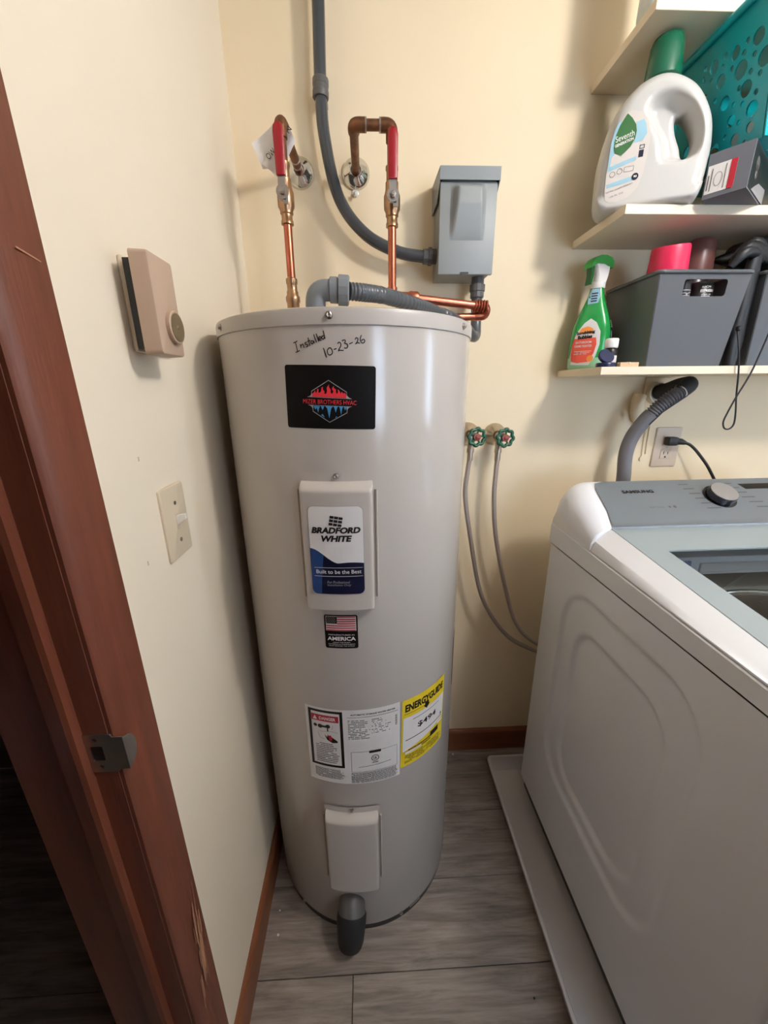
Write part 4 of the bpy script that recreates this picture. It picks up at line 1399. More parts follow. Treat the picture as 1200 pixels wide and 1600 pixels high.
# item on the top shelf: pack of paper rolls
T = Thing('tissue_pack', 'whitish wrapped paper pack standing on the topmost shelf', 'pack', (.606, .99, Z3))
rg = []
for z_, s_ in ((Z3, .96), (Z3 + .01, 1), (Z3 + .10, 1.0), (Z3 + .19, 1), (Z3 + .20, .95)):
    rg.append([(.606 + p[0] * s_ + .0025 * math.sin(40 * p[1] + 30 * z_), .990 + p[1] * s_, z_) for p in rrect(0, 0, .104, .066, .018, 5)])
T.part('wrapped_pack', loft(rg), mat('pack_paper', (226, 226, 222), .5, col2=(186, 196, 188), vscale=25), smooth=50)
T.part('wrap_seam', box(.556, .656, .988, .992, Z3 + .199, Z3 + .206), M_paper)

# ================================================================== SPRAY BOTTLE
SB = Vector((.596, 1.092))
sa = rad(-38)     # label normal direction turned to the left
SXa = Vector((math.cos(sa), math.sin(sa)))      # width axis
SYa = Vector((math.sin(sa), -math.cos(sa)))     # toward label face
SH = [(0, .042, .026), (.004, .046, .029), (.03, .0475, .030), (.075, .0475, .030), (.105, .044, .029), (.130, .036, .0265), (.155, .026, .022), (.175, .019, .0175), (.190, .0155, .015), (.198, .0145, .0145)]


def shape_at(z_):
    for i in range(len(SH) - 1):
        if z_ <= SH[i + 1][0]:
            t = (z_ - SH[i][0]) / (SH[i + 1][0] - SH[i][0])
            t = max(0, t)
            return SH[i][1] + (SH[i + 1][1] - SH[i][1]) * t, SH[i][2] + (SH[i + 1][2] - SH[i][2]) * t
    return SH[-1][1:]


def sbp(x, yv, z_):
    p = SB + SXa * x + SYa * yv
    return (p.x, p.y, Z1 + z_)


ES = 3.2


def sring(z_, grow=0):
    a_, b_ = shape_at(z_)
    res = []
    for k_ in range(36):
        t = 2 * PI * k_ / 36
        c, s_ = math.cos(t), math.sin(t)
        res.append(sbp((a_ + grow) * math.copysign(abs(c) ** (2 / ES), c), (b_ + grow) * math.copysign(abs(s_) ** (2 / ES), s_), z_))
    return res


def sdecal(x, z_, e=1):
    a_, b_ = shape_at(z_)
    t = min(.98, abs(x) / a_)
    return sbp(x, b_ * (1 - t ** ES) ** (1 / ES) + .0006 * e, z_)


def swrap(md, e=1):
    md = slice2d(slice2d(md, .008), .01, 1)
    return [sdecal(p[0], p[1], e) for p in md[0]], md[1]


T = Thing('spray_bottle', 'green trigger spray cleaner bottle with orange label', 'spray bottle', (SB.x, SB.y, Z1))
zs = [i * .198 / 40 for i in range(41)]
T.part('bottle', loft([sring(z_) for z_ in zs if z_ >= .0]), M_spray, smooth=60)
T.part('clear_base', loft([sring(z_, .0004) for z_ in [0, .004, .012, .02, .028]], caps=False), M_sprayclear, smooth=60)
fr = T.part('front_label', swrap(poly2d([(-.036, .012), (.008, .010), (.022, .03), (.028, .06), (.026, .09), (.014, .112), (.0, .122), (-.014, .112), (-.030, .09), (-.038, .06), (-.040, .03)]), 1), M_label, smooth=0, label='orange and white cleaner label')
T.part('coral_panel', swrap(poly2d([(-.035, .020), (-.02, .016), (.005, .018), (.017, .038), (.021, .06), (.018, .076), (-.034, .076), (-.038, .06), (-.038, .035)]), 2), M_coral, fr, smooth=0)
T.part('orange_top', swrap(poly2d([(-.027, .086), (.012, .086), (.008, .098), (-.004, .104), (-.018, .100)]), 2), M_orange, fr, smooth=0)
T.part('name', swrap(join(text2d('Scrubbing', .044, .0095, -.008, .0885, rot=rad(4), bold=.05), text2d('Bubbles', .034, .009, -.008, .0790, rot=rad(4), bold=.05)), 3), M_ink, fr, smooth=0)
T.part('lettering', swrap(join(text2d('BATHROOM', .038, .0055, -.010, .066, bold=.02), text2d('GRIME FIGHTER', .042, .0055, -.010, .057, bold=.02), fineprint(-.030, .012, .036, .046, 3, .9, .4, .3)), 3), M_label, fr, smooth=0)
T.part('fruit_print', swrap(poly2d(circ(.010, .026, .008, 10)), 3), M_orange, fr, smooth=0)
T.part('neck_label', swrap(poly2d([(-.014, .156), (.010, .158), (.012, .172), (.008, .192), (-.010, .192), (-.016, .175)]), 1), M_decalltblue, smooth=0)
T.part('neck_lettering', swrap(join(*[poly2d(rrect(-.001, .163 + .006 * i, .014, .0028)) for i in range(4)]), 2), M_navy, smooth=0)
# side-face print on the narrow right side
sd = []


def sside(t, z_, e):
    a_, b_ = shape_at(z_)
    return sbp(a_ + .0012 + .0002 * e, t, z_)


T.part('side_print', xf(join(fineprint(-.014, .016, .100, .118, 4, .95, .5, .2)), lambda p: sside(p.x, p.y, 1)), M_label, smooth=0)
for bm2 in (circ(0, .082, .012, 16), rrect(0, .048, .022, .022)):
    T.part('side_badge', xf(poly2d(bm2), lambda p: sside(p.x, p.y, 1)), M_decalltblue, smooth=0)
for z_ in (.066, .033):
    T.part('side_bar', xf(poly2d(rrect(0, z_, .024, .004)), lambda p: sside(p.x, p.y, 2)), M_navy, smooth=0)
# trigger head; spray direction points left
hd_ = Vector((-.95, -.30)).normalized()
hs_ = Vector((-hd_.y, hd_.x))


def hp(f_, s_, z_):
    p = SB + hd_ * f_ + hs_ * s_
    return (p.x, p.y, Z1 + z_)


T.part('collar', lathe([(.0165, .193), (.0175, .195), (.0175, .207), (.016, .209)], 24, (SB.x, SB.y, Z1), (0, 0, 1)), M_whiteplastic, smooth=30)


def headsec(z_, f0, f1, hw_):
    return [hp(f0, -hw_ * .6, z_), hp(f0 + .004, -hw_, z_), hp(f1 - .004, -hw_, z_), hp(f1, -hw_ * .6, z_), hp(f1, hw_ * .6, z_), hp(f1 - .004, hw_, z_), hp(f0 + .004, hw_, z_), hp(f0, hw_ * .6, z_)]


T.part('trigger_body', loft([headsec(.206, -.016, .016, .013), headsec(.222, -.019, .017, .014), headsec(.238, -.021, .024, .014), headsec(.246, -.020, .030, .013)]), M_whiteplastic, smooth=40)
shp = [(-.028, .239), (-.030, .254), (-.022, .262), (-.004, .266), (.014, .265), (.030, .257), (.039, .246), (.040, .236), (.033, .241), (.018, .247), (.0, .246), (-.016, .240)]
T.part('shroud', loft([[hp(f_, s_ * (1), z_) for f_, z_ in shp] for s_ in (-.0135, -.012, .012, .0135)]), M_triggreen, smooth=30)
T.part('trigger_lever', loft([[hp(.030 + .002, s_, .244), hp(.026, s_, .240), hp(.026, s_, .222), hp(.030, s_, .200), hp(.035, s_, .200), hp(.033, s_, .222), hp(.036, s_, .238)] for s_ in (-.008, .008)]), M_triggerdark, smooth=20)

# ================================================================== SMALL ITEMS ON THE LOWEST SHELF
T = Thing('small_bottle', 'small dark bottle with a white cap beside the spray bottle', 'bottle', (.592, .985, Z1))
T.part('bottle', lathe([(.0130, 0), (.0145, .002), (.0145, .038), (.012, .043), (.0105, .044)], 24, (.592, .985, Z1)), M_darkbottle, smooth=40)
T.part('label_band', lathe([(.0147, .004), (.0149, .0045), (.0149, .026), (.0147, .0265)], 24, (.592, .985, Z1)), M_label, smooth=40)
T.part('cap', lathe([(.0138, .044), (.0145, .045), (.0145, .063), (.013, .065)], 24, (.592, .985, Z1)), M_whiteplastic, smooth=40)
T = Thing('blue_tin', 'small navy blue lidded pot at the shelf edge', 'container', (.563, .967, Z1))
T.part('base', lathe([(.0200, 0), (.0215, .001), (.0215, .008), (.0200, .010)], 28, (.5745, .968, Z1)), M_navyplastic, smooth=40)
T.part('lid', mx(join(lathe([(.0165, 0), (.0185, .001), (.0185, .006), (.017, .0075)], 28, (0, 0, 0))), Matrix.Translation((.5745, .974, Z1 + .0225)) @ Matrix.Rotation(rad(58), 4, 'X')), M_navyplastic, smooth=40)
T = Thing('wooden_clothespin', 'pale wooden clothes peg lying before the grey bin', 'clothespin', (.62, .957, Z1))
for dy in (0, .0085):
    T.part('prong', box(.600, .645, .9505 + dy, .9505 + dy + .007, Z1, Z1 + .010, .001, 1), M_pegwood)
T.part('spring', tube([(.622, .949 + .0027 * i * .5, Z1 + .005 + .006 * math.sin(i)) for i in range(12)], .0008, 6), M_steel)


# grey bins
def grey_bin(dx, label):
    ox = dx
    X0b, X1b, X0t, X1t = .668 + ox, .848 + ox, .657 + ox, .868 + ox
    Y0b, Y1b, Y0t, Y1t = .960, 1.135, .951, 1.150
    Zt = 1.600
    T = Thing('storage_bin', label, 'bin', ((X0t + X1t) / 2, 1.05, Z1), 'grey bins on the lowest shelf')
    L_ = Zt - Z1

    def fr_(x, z_, inner=0):
        return Y0b + (Y0t - Y0b) * (z_ - Z1) / L_
    hole_ = rrect((X0t + X1t) / 2 + .004, 1.5685, .100, .034, .006, 4)
    outer_ = [(X0b, Z1), (X1b, Z1), (X1t, Zt), (X0t, Zt)]
    for nm, ya, yb in (('front_panel', Y0b, Y0t), ('back_panel', Y1b, Y1t)):
        md = curve2d(outer_, [hole_], .0013)
        T.part(nm, xf(md, lambda p: (p.x, ya + (yb - ya) * (p.y - Z1) / L_ + p.z, p.y)), M_bin, smooth=0)
    for xa, xb in ((X0b, X0t), (X1b, X1t)):
        md = curve2d([(Y0b, Z1), (Y1b, Z1), (Y1t, Zt), (Y0t, Zt)], [], .0013)
        T.part('side_panel', xf(md, lambda p: (xa + (xb - xa) * (p.y - Z1) / L_ + p.z, p.x, p.y)), M_bin, smooth=0)
    T.part('floor_panel', box(X0b, X1b, Y0b, Y1b, Z1, Z1 + .0025), M_bin)
    rp = [(p[0], p[1], Zt) for p in rrect((X0t + X1t) / 2, (Y0t + Y1t) / 2, X1t - X0t + .008, Y1t - Y0t + .006, .012, 5)]
    T.part('rim', tube(rp, .0042, 8, closed=True), M_bin, smooth=50)


grey_bin(0, 'grey plastic bin with the pink capped bottle')
grey_bin(.248, 'grey plastic bin under the black bag at right')

T = Thing('pink_cap_bottle', 'bottle with a bright pink cap in the grey bin', 'bottle', (.715, 1.02, Z1 + .003))
tilt = Matrix.Translation((.728, 1.030, Z1 + .010)) @ Matrix.Rotation(rad(-6), 4, 'Y') @ Matrix.Rotation(rad(8), 4, 'X')
T.part('bottle', mx(lathe([(.026, 0), (.030, .004), (.030, .17), (.028, .188)], 28), tilt), M_whiteplastic, smooth=40)
T.part('cap', mx(lathe([(.040, .186), (.041, .190), (.038, .248), (.0365, .252), (.034, .253), (.002, .2525)], 32), tilt), M_pink, smooth=40)
T = Thing('brown_cap_bottle', 'bottle with a brown cap behind the pink one', 'bottle', (.815, 1.07, Z1 + .003))
T.part('bottle', lathe([(.030, 0), (.033, .004), (.033, .19), (.028, .21)], 28, (.822, 1.062, Z1 + .003)), M_darkbottle, smooth=40)
T.part('cap', lathe([(.034, .205), (.0345, .208), (.0325, .276), (.029, .286), (.022, .290), (.002, .291)], 32, (.822, 1.062, Z1 + .003)), M_browncap, smooth=50)
T = Thing('black_can', 'black aerosol can lettered ESPRESSO behind the bin handle', 'can', (.775, .995, Z1 + .003))
T.part('can', lathe([(.024, 0), (.0255, .003), (.0255, .172), (.021, .180), (.010, .183)], 28, (.787, .990, Z1 + .003)), M_black, smooth=40)
ct = join(text2d('ESPRESSO', .030, .0052, 0, .163, bold=.03), text2d('RICH', .018, .004, -.004, .171), fineprint(-.012, .012, .150, .157, 2, .9, .35, .3))
ct = slice2d(ct, .004)
T.part('can_lettering', ([(.787 + .0259 * math.sin(p[0] / .0259 - .05), .990 - .0259 * math.cos(p[0] / .0259 - .05), Z1 + p[1]) for p in ct[0]], ct[1]), M_label, smooth=0)
T = Thing('black_tube', 'slim black tube with grey lettering inside the bin', 'tube', (.735, .981, Z1 + .003))
T.part('tube_body', lathe([(.015, 0), (.016, .002), (.016, .178), (.012, .182)], 24, (.735, .978, Z1 + .003)), M_darkbottle, smooth=40)
ct = slice2d(text2d('RI', .013, .026, 0, .158, rot=rad(90)), .004)
T.part('tube_lettering', ([(.735 + .0164 * math.sin(p[0] / .0164), .978 - .0164 * math.cos(p[0] / .0164), Z1 + p[1]) for p in ct[0]], ct[1]), M_decalgrey, smooth=0)

# black nylon bag slumped over the bins
rnd = random.Random(11)
T = Thing('black_bag', 'crumpled black nylon drawstring bag slumped on the bins', 'bag', (.95, 1.03, 1.58))


def bagfn(u, v):
    a = 2 * PI * u
    b = PI * v
    x = math.sin(b) * math.cos(a)
    y_ = math.sin(b) * math.sin(a)
    z_ = -math.cos(b)
    f_ = 1 + .10 * math.sin(7 * a + 3 * z_) * math.sin(b) + .07 * math.sin(11 * a - 5 * z_ + 1) * math.sin(b) + .05 * math.sin(5 * a + 9 * z_)
    return (1.035 + .150 * x * f_ - .02 * z_, 1.040 + .085 * y_ * f_, 1.653 + .043 * z_ * f_)


bm_ = to_bm(grid(64, 24, bagfn))
bmesh.ops.remove_doubles(bm_, verts=bm_.verts[:], dist=1e-5)
T.part('sack', from_bm(bm_), M_cloth, smooth=60)
for i in range(7):
    a = i * .5 - .3
    f0 = Vector((.855 + .006 * i, .968 + .003 * i, 1.640))
    T.part('gathered_fold', tube(spline([f0 + Vector((-.03 - .004 * (i % 3), -.004, -.028 + .007 * i)), f0 + Vector((-.008, -.012, .006 * math.sin(i) + .004 * i)), f0 + Vector((.035, .004, .01 * math.sin(2 * i))), f0 + Vector((.075, .03, .0))], 6),
                                 [.004 + .0085 * math.sin(PI * min(1, k_ / 18 + .12)) for k_ in range(19)], 8), M_cloth, smooth=60)
T.part('hanging_fold', loft([[(.885 + .016 * math.cos(a) * s_, .972 + .012 * math.sin(a), z_) for a in [2 * PI * k_ / 12 for k_ in range(12)]] for z_, s_ in ((1.405, .8), (1.46, 1.2), (1.53, 1.0), (1.60, 1.1), (1.65, .8))]), M_cloth, smooth=60)
cp = [(.868, .952, 1.480), (.872, .941, 1.44), (.8805, .936, 1.39), (.8893, .935, 1.335), (.8985, .935, 1.295), (.9013, .935, 1.268), (.893, .935, 1.2565), (.880, .935, 1.2580), (.8733, .935, 1.273), (.878, .935, 1.295), (.8893, .935, 1.330), (.9098, .935, 1.383), (.923, .935, 1.44), (.934, .936, 1.50), (.943, .937, 1.58), (.95, .945, 1.63)]
dc_ = Thing('drawstring_cord', 'thin black cord hanging in a loop below the lowest shelf', 'cord', (.88, .935, 1.2565))
dc_.part('string', tube(spline(cp, 10), .0019, 8), M_cord, smooth=60)
dc_.part('toggle_bead', lathe([(.002, -.005), (.005, -.003), (.005, .004), (.002, .006)], 14, (.868, .951, 1.484)), M_black, smooth=50)

# ================================================================== OUTLET, PLUG, DRAIN
T = Thing('wall_outlet', 'almond duplex wall outlet above the washing machine', 'outlet', (.9215, YB, 1.12))
rg = []
for y_, ins in ((YB, 0), (YB - .003, 0), (YB - .005, .0015), (YB - .0056, .004)):
    rg.append([(.9215 + p[0], y_, 1.1785 + p[1]) for p in rrect(0, 0, .080 - 2 * ins, .121 - 2 * ins, .004)])
pl = T.part('plate', loft(rg), M_tanplate, smooth=30)
for z_ in (1.199, 1.158):
    rc = T.part('receptacle', box(.9045, .9385, YB - .0075, YB - .005, z_ - .015, z_ + .015, .001, 1), M_tanplate)
    T.part('slot', join(box(.9135, .9155, YB - .0079, YB - .007, z_ - .001, z_ + .008), box(.9265, .9285, YB - .0079, YB - .007, z_ - .001, z_ + .007), lathe([(.0028, 0), (.0028, .0006)], 12, (.921, YB - .0074, z_ - .009), (0, -1, 0))), M_black, rc)
T.part('screw', lathe([(.003, 0), (.003, .0012)], 12, (.9215, YB - .0056, 1.1785), (0, -1, 0)), M_steel, pl)
T = Thing('power_cord', 'black power plug and cord in the wall outlet', 'cord', (.921, YB - .03, 1.199))
T.part('plug', join(box(.905, .935, YB - .034, YB - .0082, 1.186, 1.212, .005, 2), tube([(.925, YB - .022, 1.199), (.945, YB - .027, 1.198), (.957, YB - .03, 1.194)], [.0115, .0095, .006], 12)), M_black, smooth=40)
T.part('cable', tube(spline([(.952, YB - .029, 1.196), (.968, YB - .04, 1.188), (.992, YB - .05, 1.162), (1.028, YB - .06, 1.115), (1.06, YB - .07, 1.05), (1.07, YB - .08, .95)], 10), .0042, 10), M_cord, smooth=60)

T = Thing('drain_standpipe', 'cream painted drain stub on the wall below the shelf', 'drain pipe', (.84, YB, 1.32))
T.part('wall_plate', box(.818, .905, YB - .006, YB, 1.300, 1.383, .002, 2), M_wall)
T.part('pipe_stub', lathe([(.031, 0), (.031, .020), (.027, .021), (.027, .004)], 28, (.853, YB - .004, 1.338), (0, -1, .1)), M_ivory, smooth=40)
T.part('painted_pipe', tube(spline([(.805, YB - .008, 1.335), (.800, YB - .010, 1.305), (.806, YB - .010, 1.275), (.826, YB - .008, 1.262)], 6), [.018] * 19, 14), M_wall, smooth=50)
T.part('painted_wire', join(tube(spline([(.846, YB - .002, 1.262), (.8475, YB - .002, 1.20), (.850, YB - .002, 1.15)], 6), .0022, 8), tube(spline([(.858, YB - .002, 1.262), (.859, YB - .002, 1.20), (.861, YB - .002, 1.158)], 6), .0022, 8),
                            lathe([(.0075, 0), (.0075, .004)], 16, (.851, YB, 1.144), (0, -1, 0))), M_wall, smooth=50)

T = Thing('drain_hose', 'grey washer drain hose hooked over under the shelf', 'hose', (.748, 1.08, 1.0))
hp0 = [(.752, 1.07, .96), (.7500, 1.08, 1.05), (.7470, 1.08, 1.1063), (.741, 1.08, 1.1722), (.7476, 1.075, 1.2236), (.7645, 1.06, 1.2700)]
T.part('smooth_hose', tube(spline(hp0 + [(.775, 1.053, 1.288)], 8), .0185, 18), M_hose, smooth=60)
rb0 = [(.770, 1.056, 1.280), (.7848, 1.046, 1.3055), (.808, 1.034, 1.3325), (.829, 1.026, 1.3485)]
pth = spline(rb0, 40)
L = 0
rr = []
for i, p in enumerate(pth):
    if i: L += (p - pth[i - 1]).length
    rr.append(.0165 + .0022 * math.sin(L / .0068 * 2 * PI))
T.part('ribbed_hose', tube(pth, rr, 20), M_hose, smooth=60)
hk = spline([(.822, 1.030, 1.3435), (.840, 1.030, 1.3575), (.856, 1.050, 1.3625), (.8575, 1.082, 1.358), (.8545, 1.115, 1.348), (.853, 1.148, 1.341)], 8)
T.part('hook', tube(hk, [.0185] * 2 + [.0205] * (len(hk) - 2), 18), M_rubber, smooth=60, label='black plastic hook end')
T.part('hook_cradle', loft([[tuple(p + Vector((dx_ * .3 + .004 * 0, -.3 * dx_ * 0 - .012, -.0135 + dz_))) for dx_, dz_ in ((-.012, .004), (0, -.003), (.012, .004), (.0, -.0055))] for p in [Vector((.768, 1.056, 1.275)), Vector((.790, 1.044, 1.310)), Vector((.835, 1.028, 1.352))]]), M_rubber, smooth=40)
T.part('zip_tie', tube([Vector((.824, 1.029, 1.3455)) + Vector((.0135 * math.cos(a) * .72, .019 * math.sin(a), -.0135 * math.cos(a) * 1.05)) for a in [2 * PI * k_ / 20 for k_ in range(20)]], .0016, 6, closed=True), M_whiteplastic)

# ================================================================== WASHER PAN
PX0, PX1, PY0, PY1, PZ = .416, 1.26, .20, 1.083, .05
T = Thing('washer_pan', 'shallow light grey drip pan under the washing machine', 'drip pan', (.84, .64, 0))


def prr(ins, z_):
    return [(p[0], p[1], z_) for p in rrect((PX0 + PX1) / 2, (PY0 + PY1) / 2, PX1 - PX0 - 2 * ins, PY1 - PY0 - 2 * ins, .02 - min(ins, .012), 5)]


T.part('tray', loft([prr(.012, 0.0005), prr(.003, .04), prr(0, PZ - .003), prr(0, PZ), prr(.003, PZ + .001), prr(.008, PZ), prr(.009, PZ - .006), prr(.018, .012), prr(.024, .004)]), M_pan, smooth=40)

# ================================================================== WASHING MACHINE
WX0, WX1, WYB, WYF = .505, 1.191, .980, .262
ca, sa_ = math.cos(rad(1.0)), math.sin(rad(1.0))


def wr_(p):
    dx, dy = p[0] - WX0, p[1] - WYB
    return (WX0 + dx * ca - dy * sa_, WYB + dx * sa_ + dy * ca, p[2])


def W(md):
    return [wr_(p) for p in md[0]], md[1]


T = Thing('washing_machine', 'white top loading washing machine with grey control panel', 'washing machine', (.85, .62, .005))


def sdrr(y_, z_, y0, y1, z0, z1, r):
    qx = abs(y_ - (y0 + y1) / 2) - (y1 - y0) / 2 + r
    qy = abs(z_ - (z0 + z1) / 2) - (z1 - z0) / 2 + r
    return math.hypot(max(qx, 0), max(qy, 0)) + min(max(qx, qy), 0) - r


def sidefn(u, v):
    y_ = WYF + .02 + u * (WYB - WYF - .02)
    z_ = .085 + v * (.944 - .085)
    d1 = sdrr(y_, z_, .435, .880, .285, .885, .11)
    d2 = sdrr(y_, z_, .505, .820, .325, .800, .085)
    dep = .007 * smoothstep(-d1 / .014) + .007 * smoothstep(-d2 / .012)
    return wr_((WX0 + dep, y_, z_))


cab = T.part('side_panel', grid(110, 130, sidefn), M_white, smooth=80, label='white side panel with pressed-in rounded panels')
T.part('cabinet', W(join(box(WX0 + .012, WX1, WYB - .004, WYB, .085, .944), box(WX1 - .003, WX1, WYF, WYB, .085, .944), box(WX0 + .004, WX1, WYF, WYF + .004, .085, .944),
                         tube([(WX0 + .02, WYF + .02, .085), (WX0 + .02, WYF + .02, .944)], .02, 24, caps=False))), M_white, smooth=40)
T.part('base_gap_shade', W(join(box(WX0 + .010, WX1 - .01, WYF + .02, WYB - .01, .045, .088))), M_black, smooth=0)  # black colour supplies the shade of the open gap below the cabinet
for xx in (WX0 + .06, WX1 - .06):
    for yy in (WYF + .07, WYB - .07):
        T.part('foot', W(lathe([(.024, .0045), (.024, .02), (.015, .022), (.015, .05)], 16, (xx, yy, 0))), M_black)


def zb(y_):   # upper seam
    return .984 + .018 * (y_ - .42) / .56


def zl(y_):   # lid plane
    return 1.005 + .117 * (y_ - .43)


# top cover band (thin walls with an opening)
ys = [WYF + (WYB + .01 - WYF) * i / 14 for i in range(15)]
band = []
for x_in, x_out in ((WX0 + .004, WX0 - .001), (WX1 - .004, WX1 + .001)):
    band.append(loft([[(x_out, y_, .9475), (x_out, y_, zb(y_) - .004), (x_out + (.002 if x_out < .8 else -.002), y_, zb(y_) - .0015), (x_in + (.03 if x_in < .8 else -.03), y_, zb(y_) - .0015), (x_in + (.03 if x_in < .8 else -.03), y_, .9475)] for y_ in ys]))
band += [box(WX0, WX1, WYF, WYF + .03, .9475, zb(WYF)), box(WX0, WX1, WYB - .03, WYB + .008, .9475, zb(WYB))]
T.part('top_cover', W(join(*band)), M_white, smooth=30)
# lid white frame (left, right, front bars)
YL0, YL1 = WYF + .002, .803
yl2 = [YL0 + (YL1 - YL0) * i / 14 for i in range(15)]


def ze(y_):
    return .9895 + .086 * (y_ - .42)


lf = []
for sgn, xb in ((1, WX0), (-1, WX1)):
    lf.append(loft([[(xb + sgn * .001, y_, zb(y_) + .0005), (xb + sgn * .0015, y_, zb(y_) + .003), (xb + sgn * .009, y_, ze(y_) - .002), (xb + sgn * .012, y_, ze(y_)), (xb + sgn * .043, y_, zl(y_) - .001), (xb + sgn * .046, y_, zl(y_) - .002), (xb + sgn * .046, y_, zb(y_) + .0005)] for y_ in yl2]))
lf.append(hexa([(WX0 + .04, YL0, zb(YL0) + .0005), (WX1 - .04, YL0, zb(YL0) + .0005), (WX1 - .04, YL0 + .05, zb(YL0) + .0005), (WX0 + .04, YL0 + .05, zb(YL0) + .0005),
                (WX0 + .04, YL0, zl(YL0) - .004), (WX1 - .04, YL0, zl(YL0) - .004), (WX1 - .04, YL0 + .05, zl(YL0 + .05) - .001), (WX0 + .04, YL0 + .05, zl(YL0 + .05) - .001)]))
lid = T.part('lid_frame', W(join(*lf)), M_white, smooth=30)
lb = curve2d([(WX0 + .045, YL0 + .049), (WX1 - .045, YL0 + .049), (WX1 - .045, YL1 + .004), (WX0 + .045, YL1 + .004)], [rrect((WX0 + WX1) / 2, .508, WX1 - WX0 - .2, .396, .008)], .002)
T.part('lid_border', W(xf(lb, lambda p: (p.x, p.y, zl(p.y) - .002 + p.z))), M_lidborder, lid, smooth=0)
lg = box(WX0 + .098, WX1 - .098, .308, .722, -.0015, .0015)
T.part('lid_glass', W(xf(lg, lambda p: (p.x, p.y, zl(p.y) - .003 + p.z))), M_glass, lid, smooth=0)
# console
prof = [(.806, zb(.8)), (.806, zl(.80) + .000), (.808, zl(.80) + .004), (.925, 1.1125), (.945, 1.1205), (.958, 1.1225), (.968, 1.119), (.978, 1.105), (.987, 1.06), (.990, zb(.98)), (.985, zb(.98))]


def csec(x_, k_, sh):
    res = []
    for y_, z_ in prof:
        zz = zb(.9) + (z_ - zb(.9)) * k_ if z_ > zb(.9) else z_
        res.append((x_, y_ + sh * (.0 if y_ < .9 else -1) * .0, zz))
    return res


secs = []
for t in (0, .12, .25, .4, .55, .7, .85, 1):
    x_ = WX0 + .0005 + .062 * t
    k_ = .30 + .70 * math.sqrt(1 - (1 - t) ** 2.2)
    secs.append(csec(x_, k_, 1 - t))
secs += [csec(WX0 + .2, 1, 0), csec(WX1 - .2, 1, 0)]
for t in (1, .85, .7, .55, .4, .25, .12, 0):
    x_ = WX1 - .0005 - .062 * t
    k_ = .30 + .70 * math.sqrt(1 - (1 - t) ** 2.2)
    secs.append(csec(x_, k_, 1 - t))
con = T.part('console', W(loft(secs)), M_white, smooth=50)
# grey panel lying on the console slope
y0c, z0c, y1c, z1c = .808, zl(.80) + .004, .945, 1.1205


def cz_(y_):
    y_ = max(prof[2][0], min(prof[6][0], y_))
    for (ya, za), (yb, zb_) in zip(prof[2:6], prof[3:7]):
        if ya <= y_ <= yb:
            return za + (zb_ - za) * (y_ - ya) / (yb - ya)
    return zb_


gp = [(WX0 + .045, y0c - .006), (WX1 - .045, y0c - .006), (WX1 - .058, .85), (WX1 - .064, .92), (WX1 - .075, .942), (WX1 - .10, .9505), (WX0 + .10, .9505), (WX0 + .075, .942), (WX0 + .064, .92), (WX0 + .058, .85)]
gpm = curve2d(gp, [], .0)
gpm = slice2d(slice2d(gpm, .0125, 1), .05, 0)
gtop = [wr_((p[0], p[1], cz_(p[1]) + .003)) for p in gpm[0]]
pan = T.part('control_panel', (gtop, gpm[1]), M_greyconsole, con, smooth=40, label='grey control panel')


def cpt(x_, y_, h=.0035):
    return wr_((x_, y_, cz_(y_) + h))


def onpanel(md, h=.0036):
    md = slice2d(md, .02, 1)
    return [cpt(p[0], p[1], h) for p in md[0]], md[1]


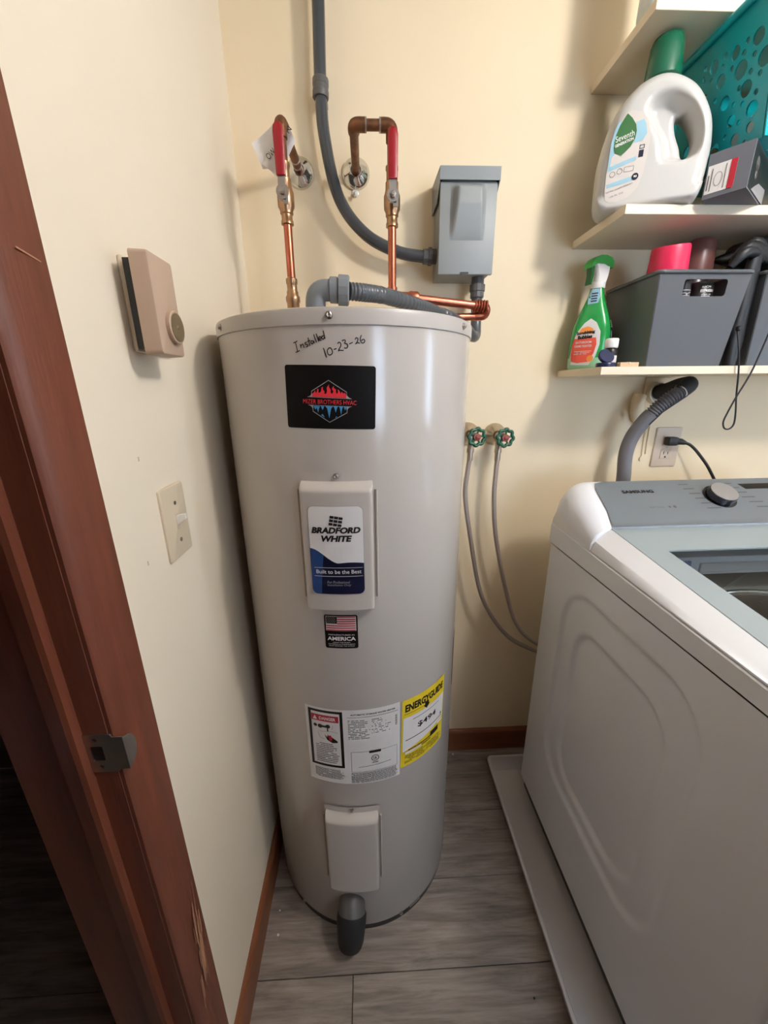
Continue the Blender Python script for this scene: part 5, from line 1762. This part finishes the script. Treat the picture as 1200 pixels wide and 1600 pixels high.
T.part('maker_name', onpanel(text2d('SAMSUNG', .082, .010, .672, .908, bold=.045)), M_ink, con, smooth=0)
T.part('panel_lettering', onpanel(text2d('Self Clean', .036, .004, .690, .858)), M_inkgrey, con, smooth=0)
for x_, r_ in ((.722, .003), (.735, .004)):
    T.part('panel_dot', onpanel(poly2d(circ(x_, .858, r_, 12))), M_inkgrey, con, smooth=0)
for i in range(6):
    for xa, xb in ((.792 + .004 * i, .818 + .006 * i), (.908 + .006 * i, .936 + .008 * i)):
        T.part('cycle_print', onpanel(poly2d(rrect((xa + xb) / 2, .9285 - .0155 * i, xb - xa, .003))), M_inkgrey, con, smooth=0)
T.part('display', onpanel(poly2d([(.958, .908), (1.10, .908), (1.10, .926), (.950, .926)])), M_screen, con, smooth=0)
kn = Vector(cpt(.868, .884, .003))
nrm = Vector((0, -.52, .85)).normalized()
kdial = T.part('dial', lathe([(.0355, 0), (.037, .001), (.037, .003), (.0345, .0035), (.032, .0035), (.0315, .016), (.030, .0205)], 48, kn, nrm), M_knobdark, con, smooth=30)
T.part('dial_face', lathe([(.030, .0195), (.0295, .0215), (.001, .0220)], 48, kn, nrm), M_knob, con, smooth=30, label='brushed metal dial face')
# interior
tb = curve2d(rrect((WX0 + WX1) / 2, .60, WX1 - WX0 - .08, .64), [circ((WX0 + WX1) / 2, .520, .235, 48)], .003)
T.part('tub_cover', W(xf(tb, lambda p: (p.x, p.y, .900 + p.z + .045 * smoothstep((math.hypot(p.x - .848, p.y - .52) - .235) / .1)))), M_tub, smooth=0)
T.part('drum', W(lathe([(.10, .50), (.21, .52), (.233, .60), (.233, .896)], 48, ((WX0 + WX1) / 2, .520, 0))), M_drum, smooth=30)
T.part('drum_ring', W(tube([((WX0 + WX1) / 2 + .236 * math.cos(a), .520 + .236 * math.sin(a), .903) for a in [2 * PI * k_ / 48 for k_ in range(48)]], .006, 10, closed=True)), M_chrome, smooth=60)
dp = T.part('detergent_drawer', W(box(.585, 1.10, .742, .800, .958, 1.002, .004, 2)), M_dispenser, smooth=30)
T.part('drawer_insert', W(box(.655, .698, .7375, .745, .964, .994, .002, 1)), M_blueclear, dp)
T.part('drawer_front', W(box(.720, .98, .7385, .745, .966, .988, .002, 1)), M_labelgrey, dp)

# ================================================================== crumbs on the floor
for i, (x_, y_, r_) in enumerate(((-.268, .690, .0022), (-.262, .640, .0032), (.305, 1.135, .004), (.36, .50, .0025))):
    o_ = obj('debris_crumb', lathe([(.0004, 0), (r_, r_ * .3), (r_ * .8, r_ * .9), (.0004, r_ * 1.2)], 7, (x_, y_, 0)), M_debris if i < 3 else M_black, (x_, y_, 0))
    tag(o_, ['tiny white crumb beside the left baseboard, farther one', 'tiny white crumb beside the left baseboard, nearer one', 'white crumb at the foot of the back baseboard', 'tiny dark crumb on the grey plank floor'][i], 'crumb')
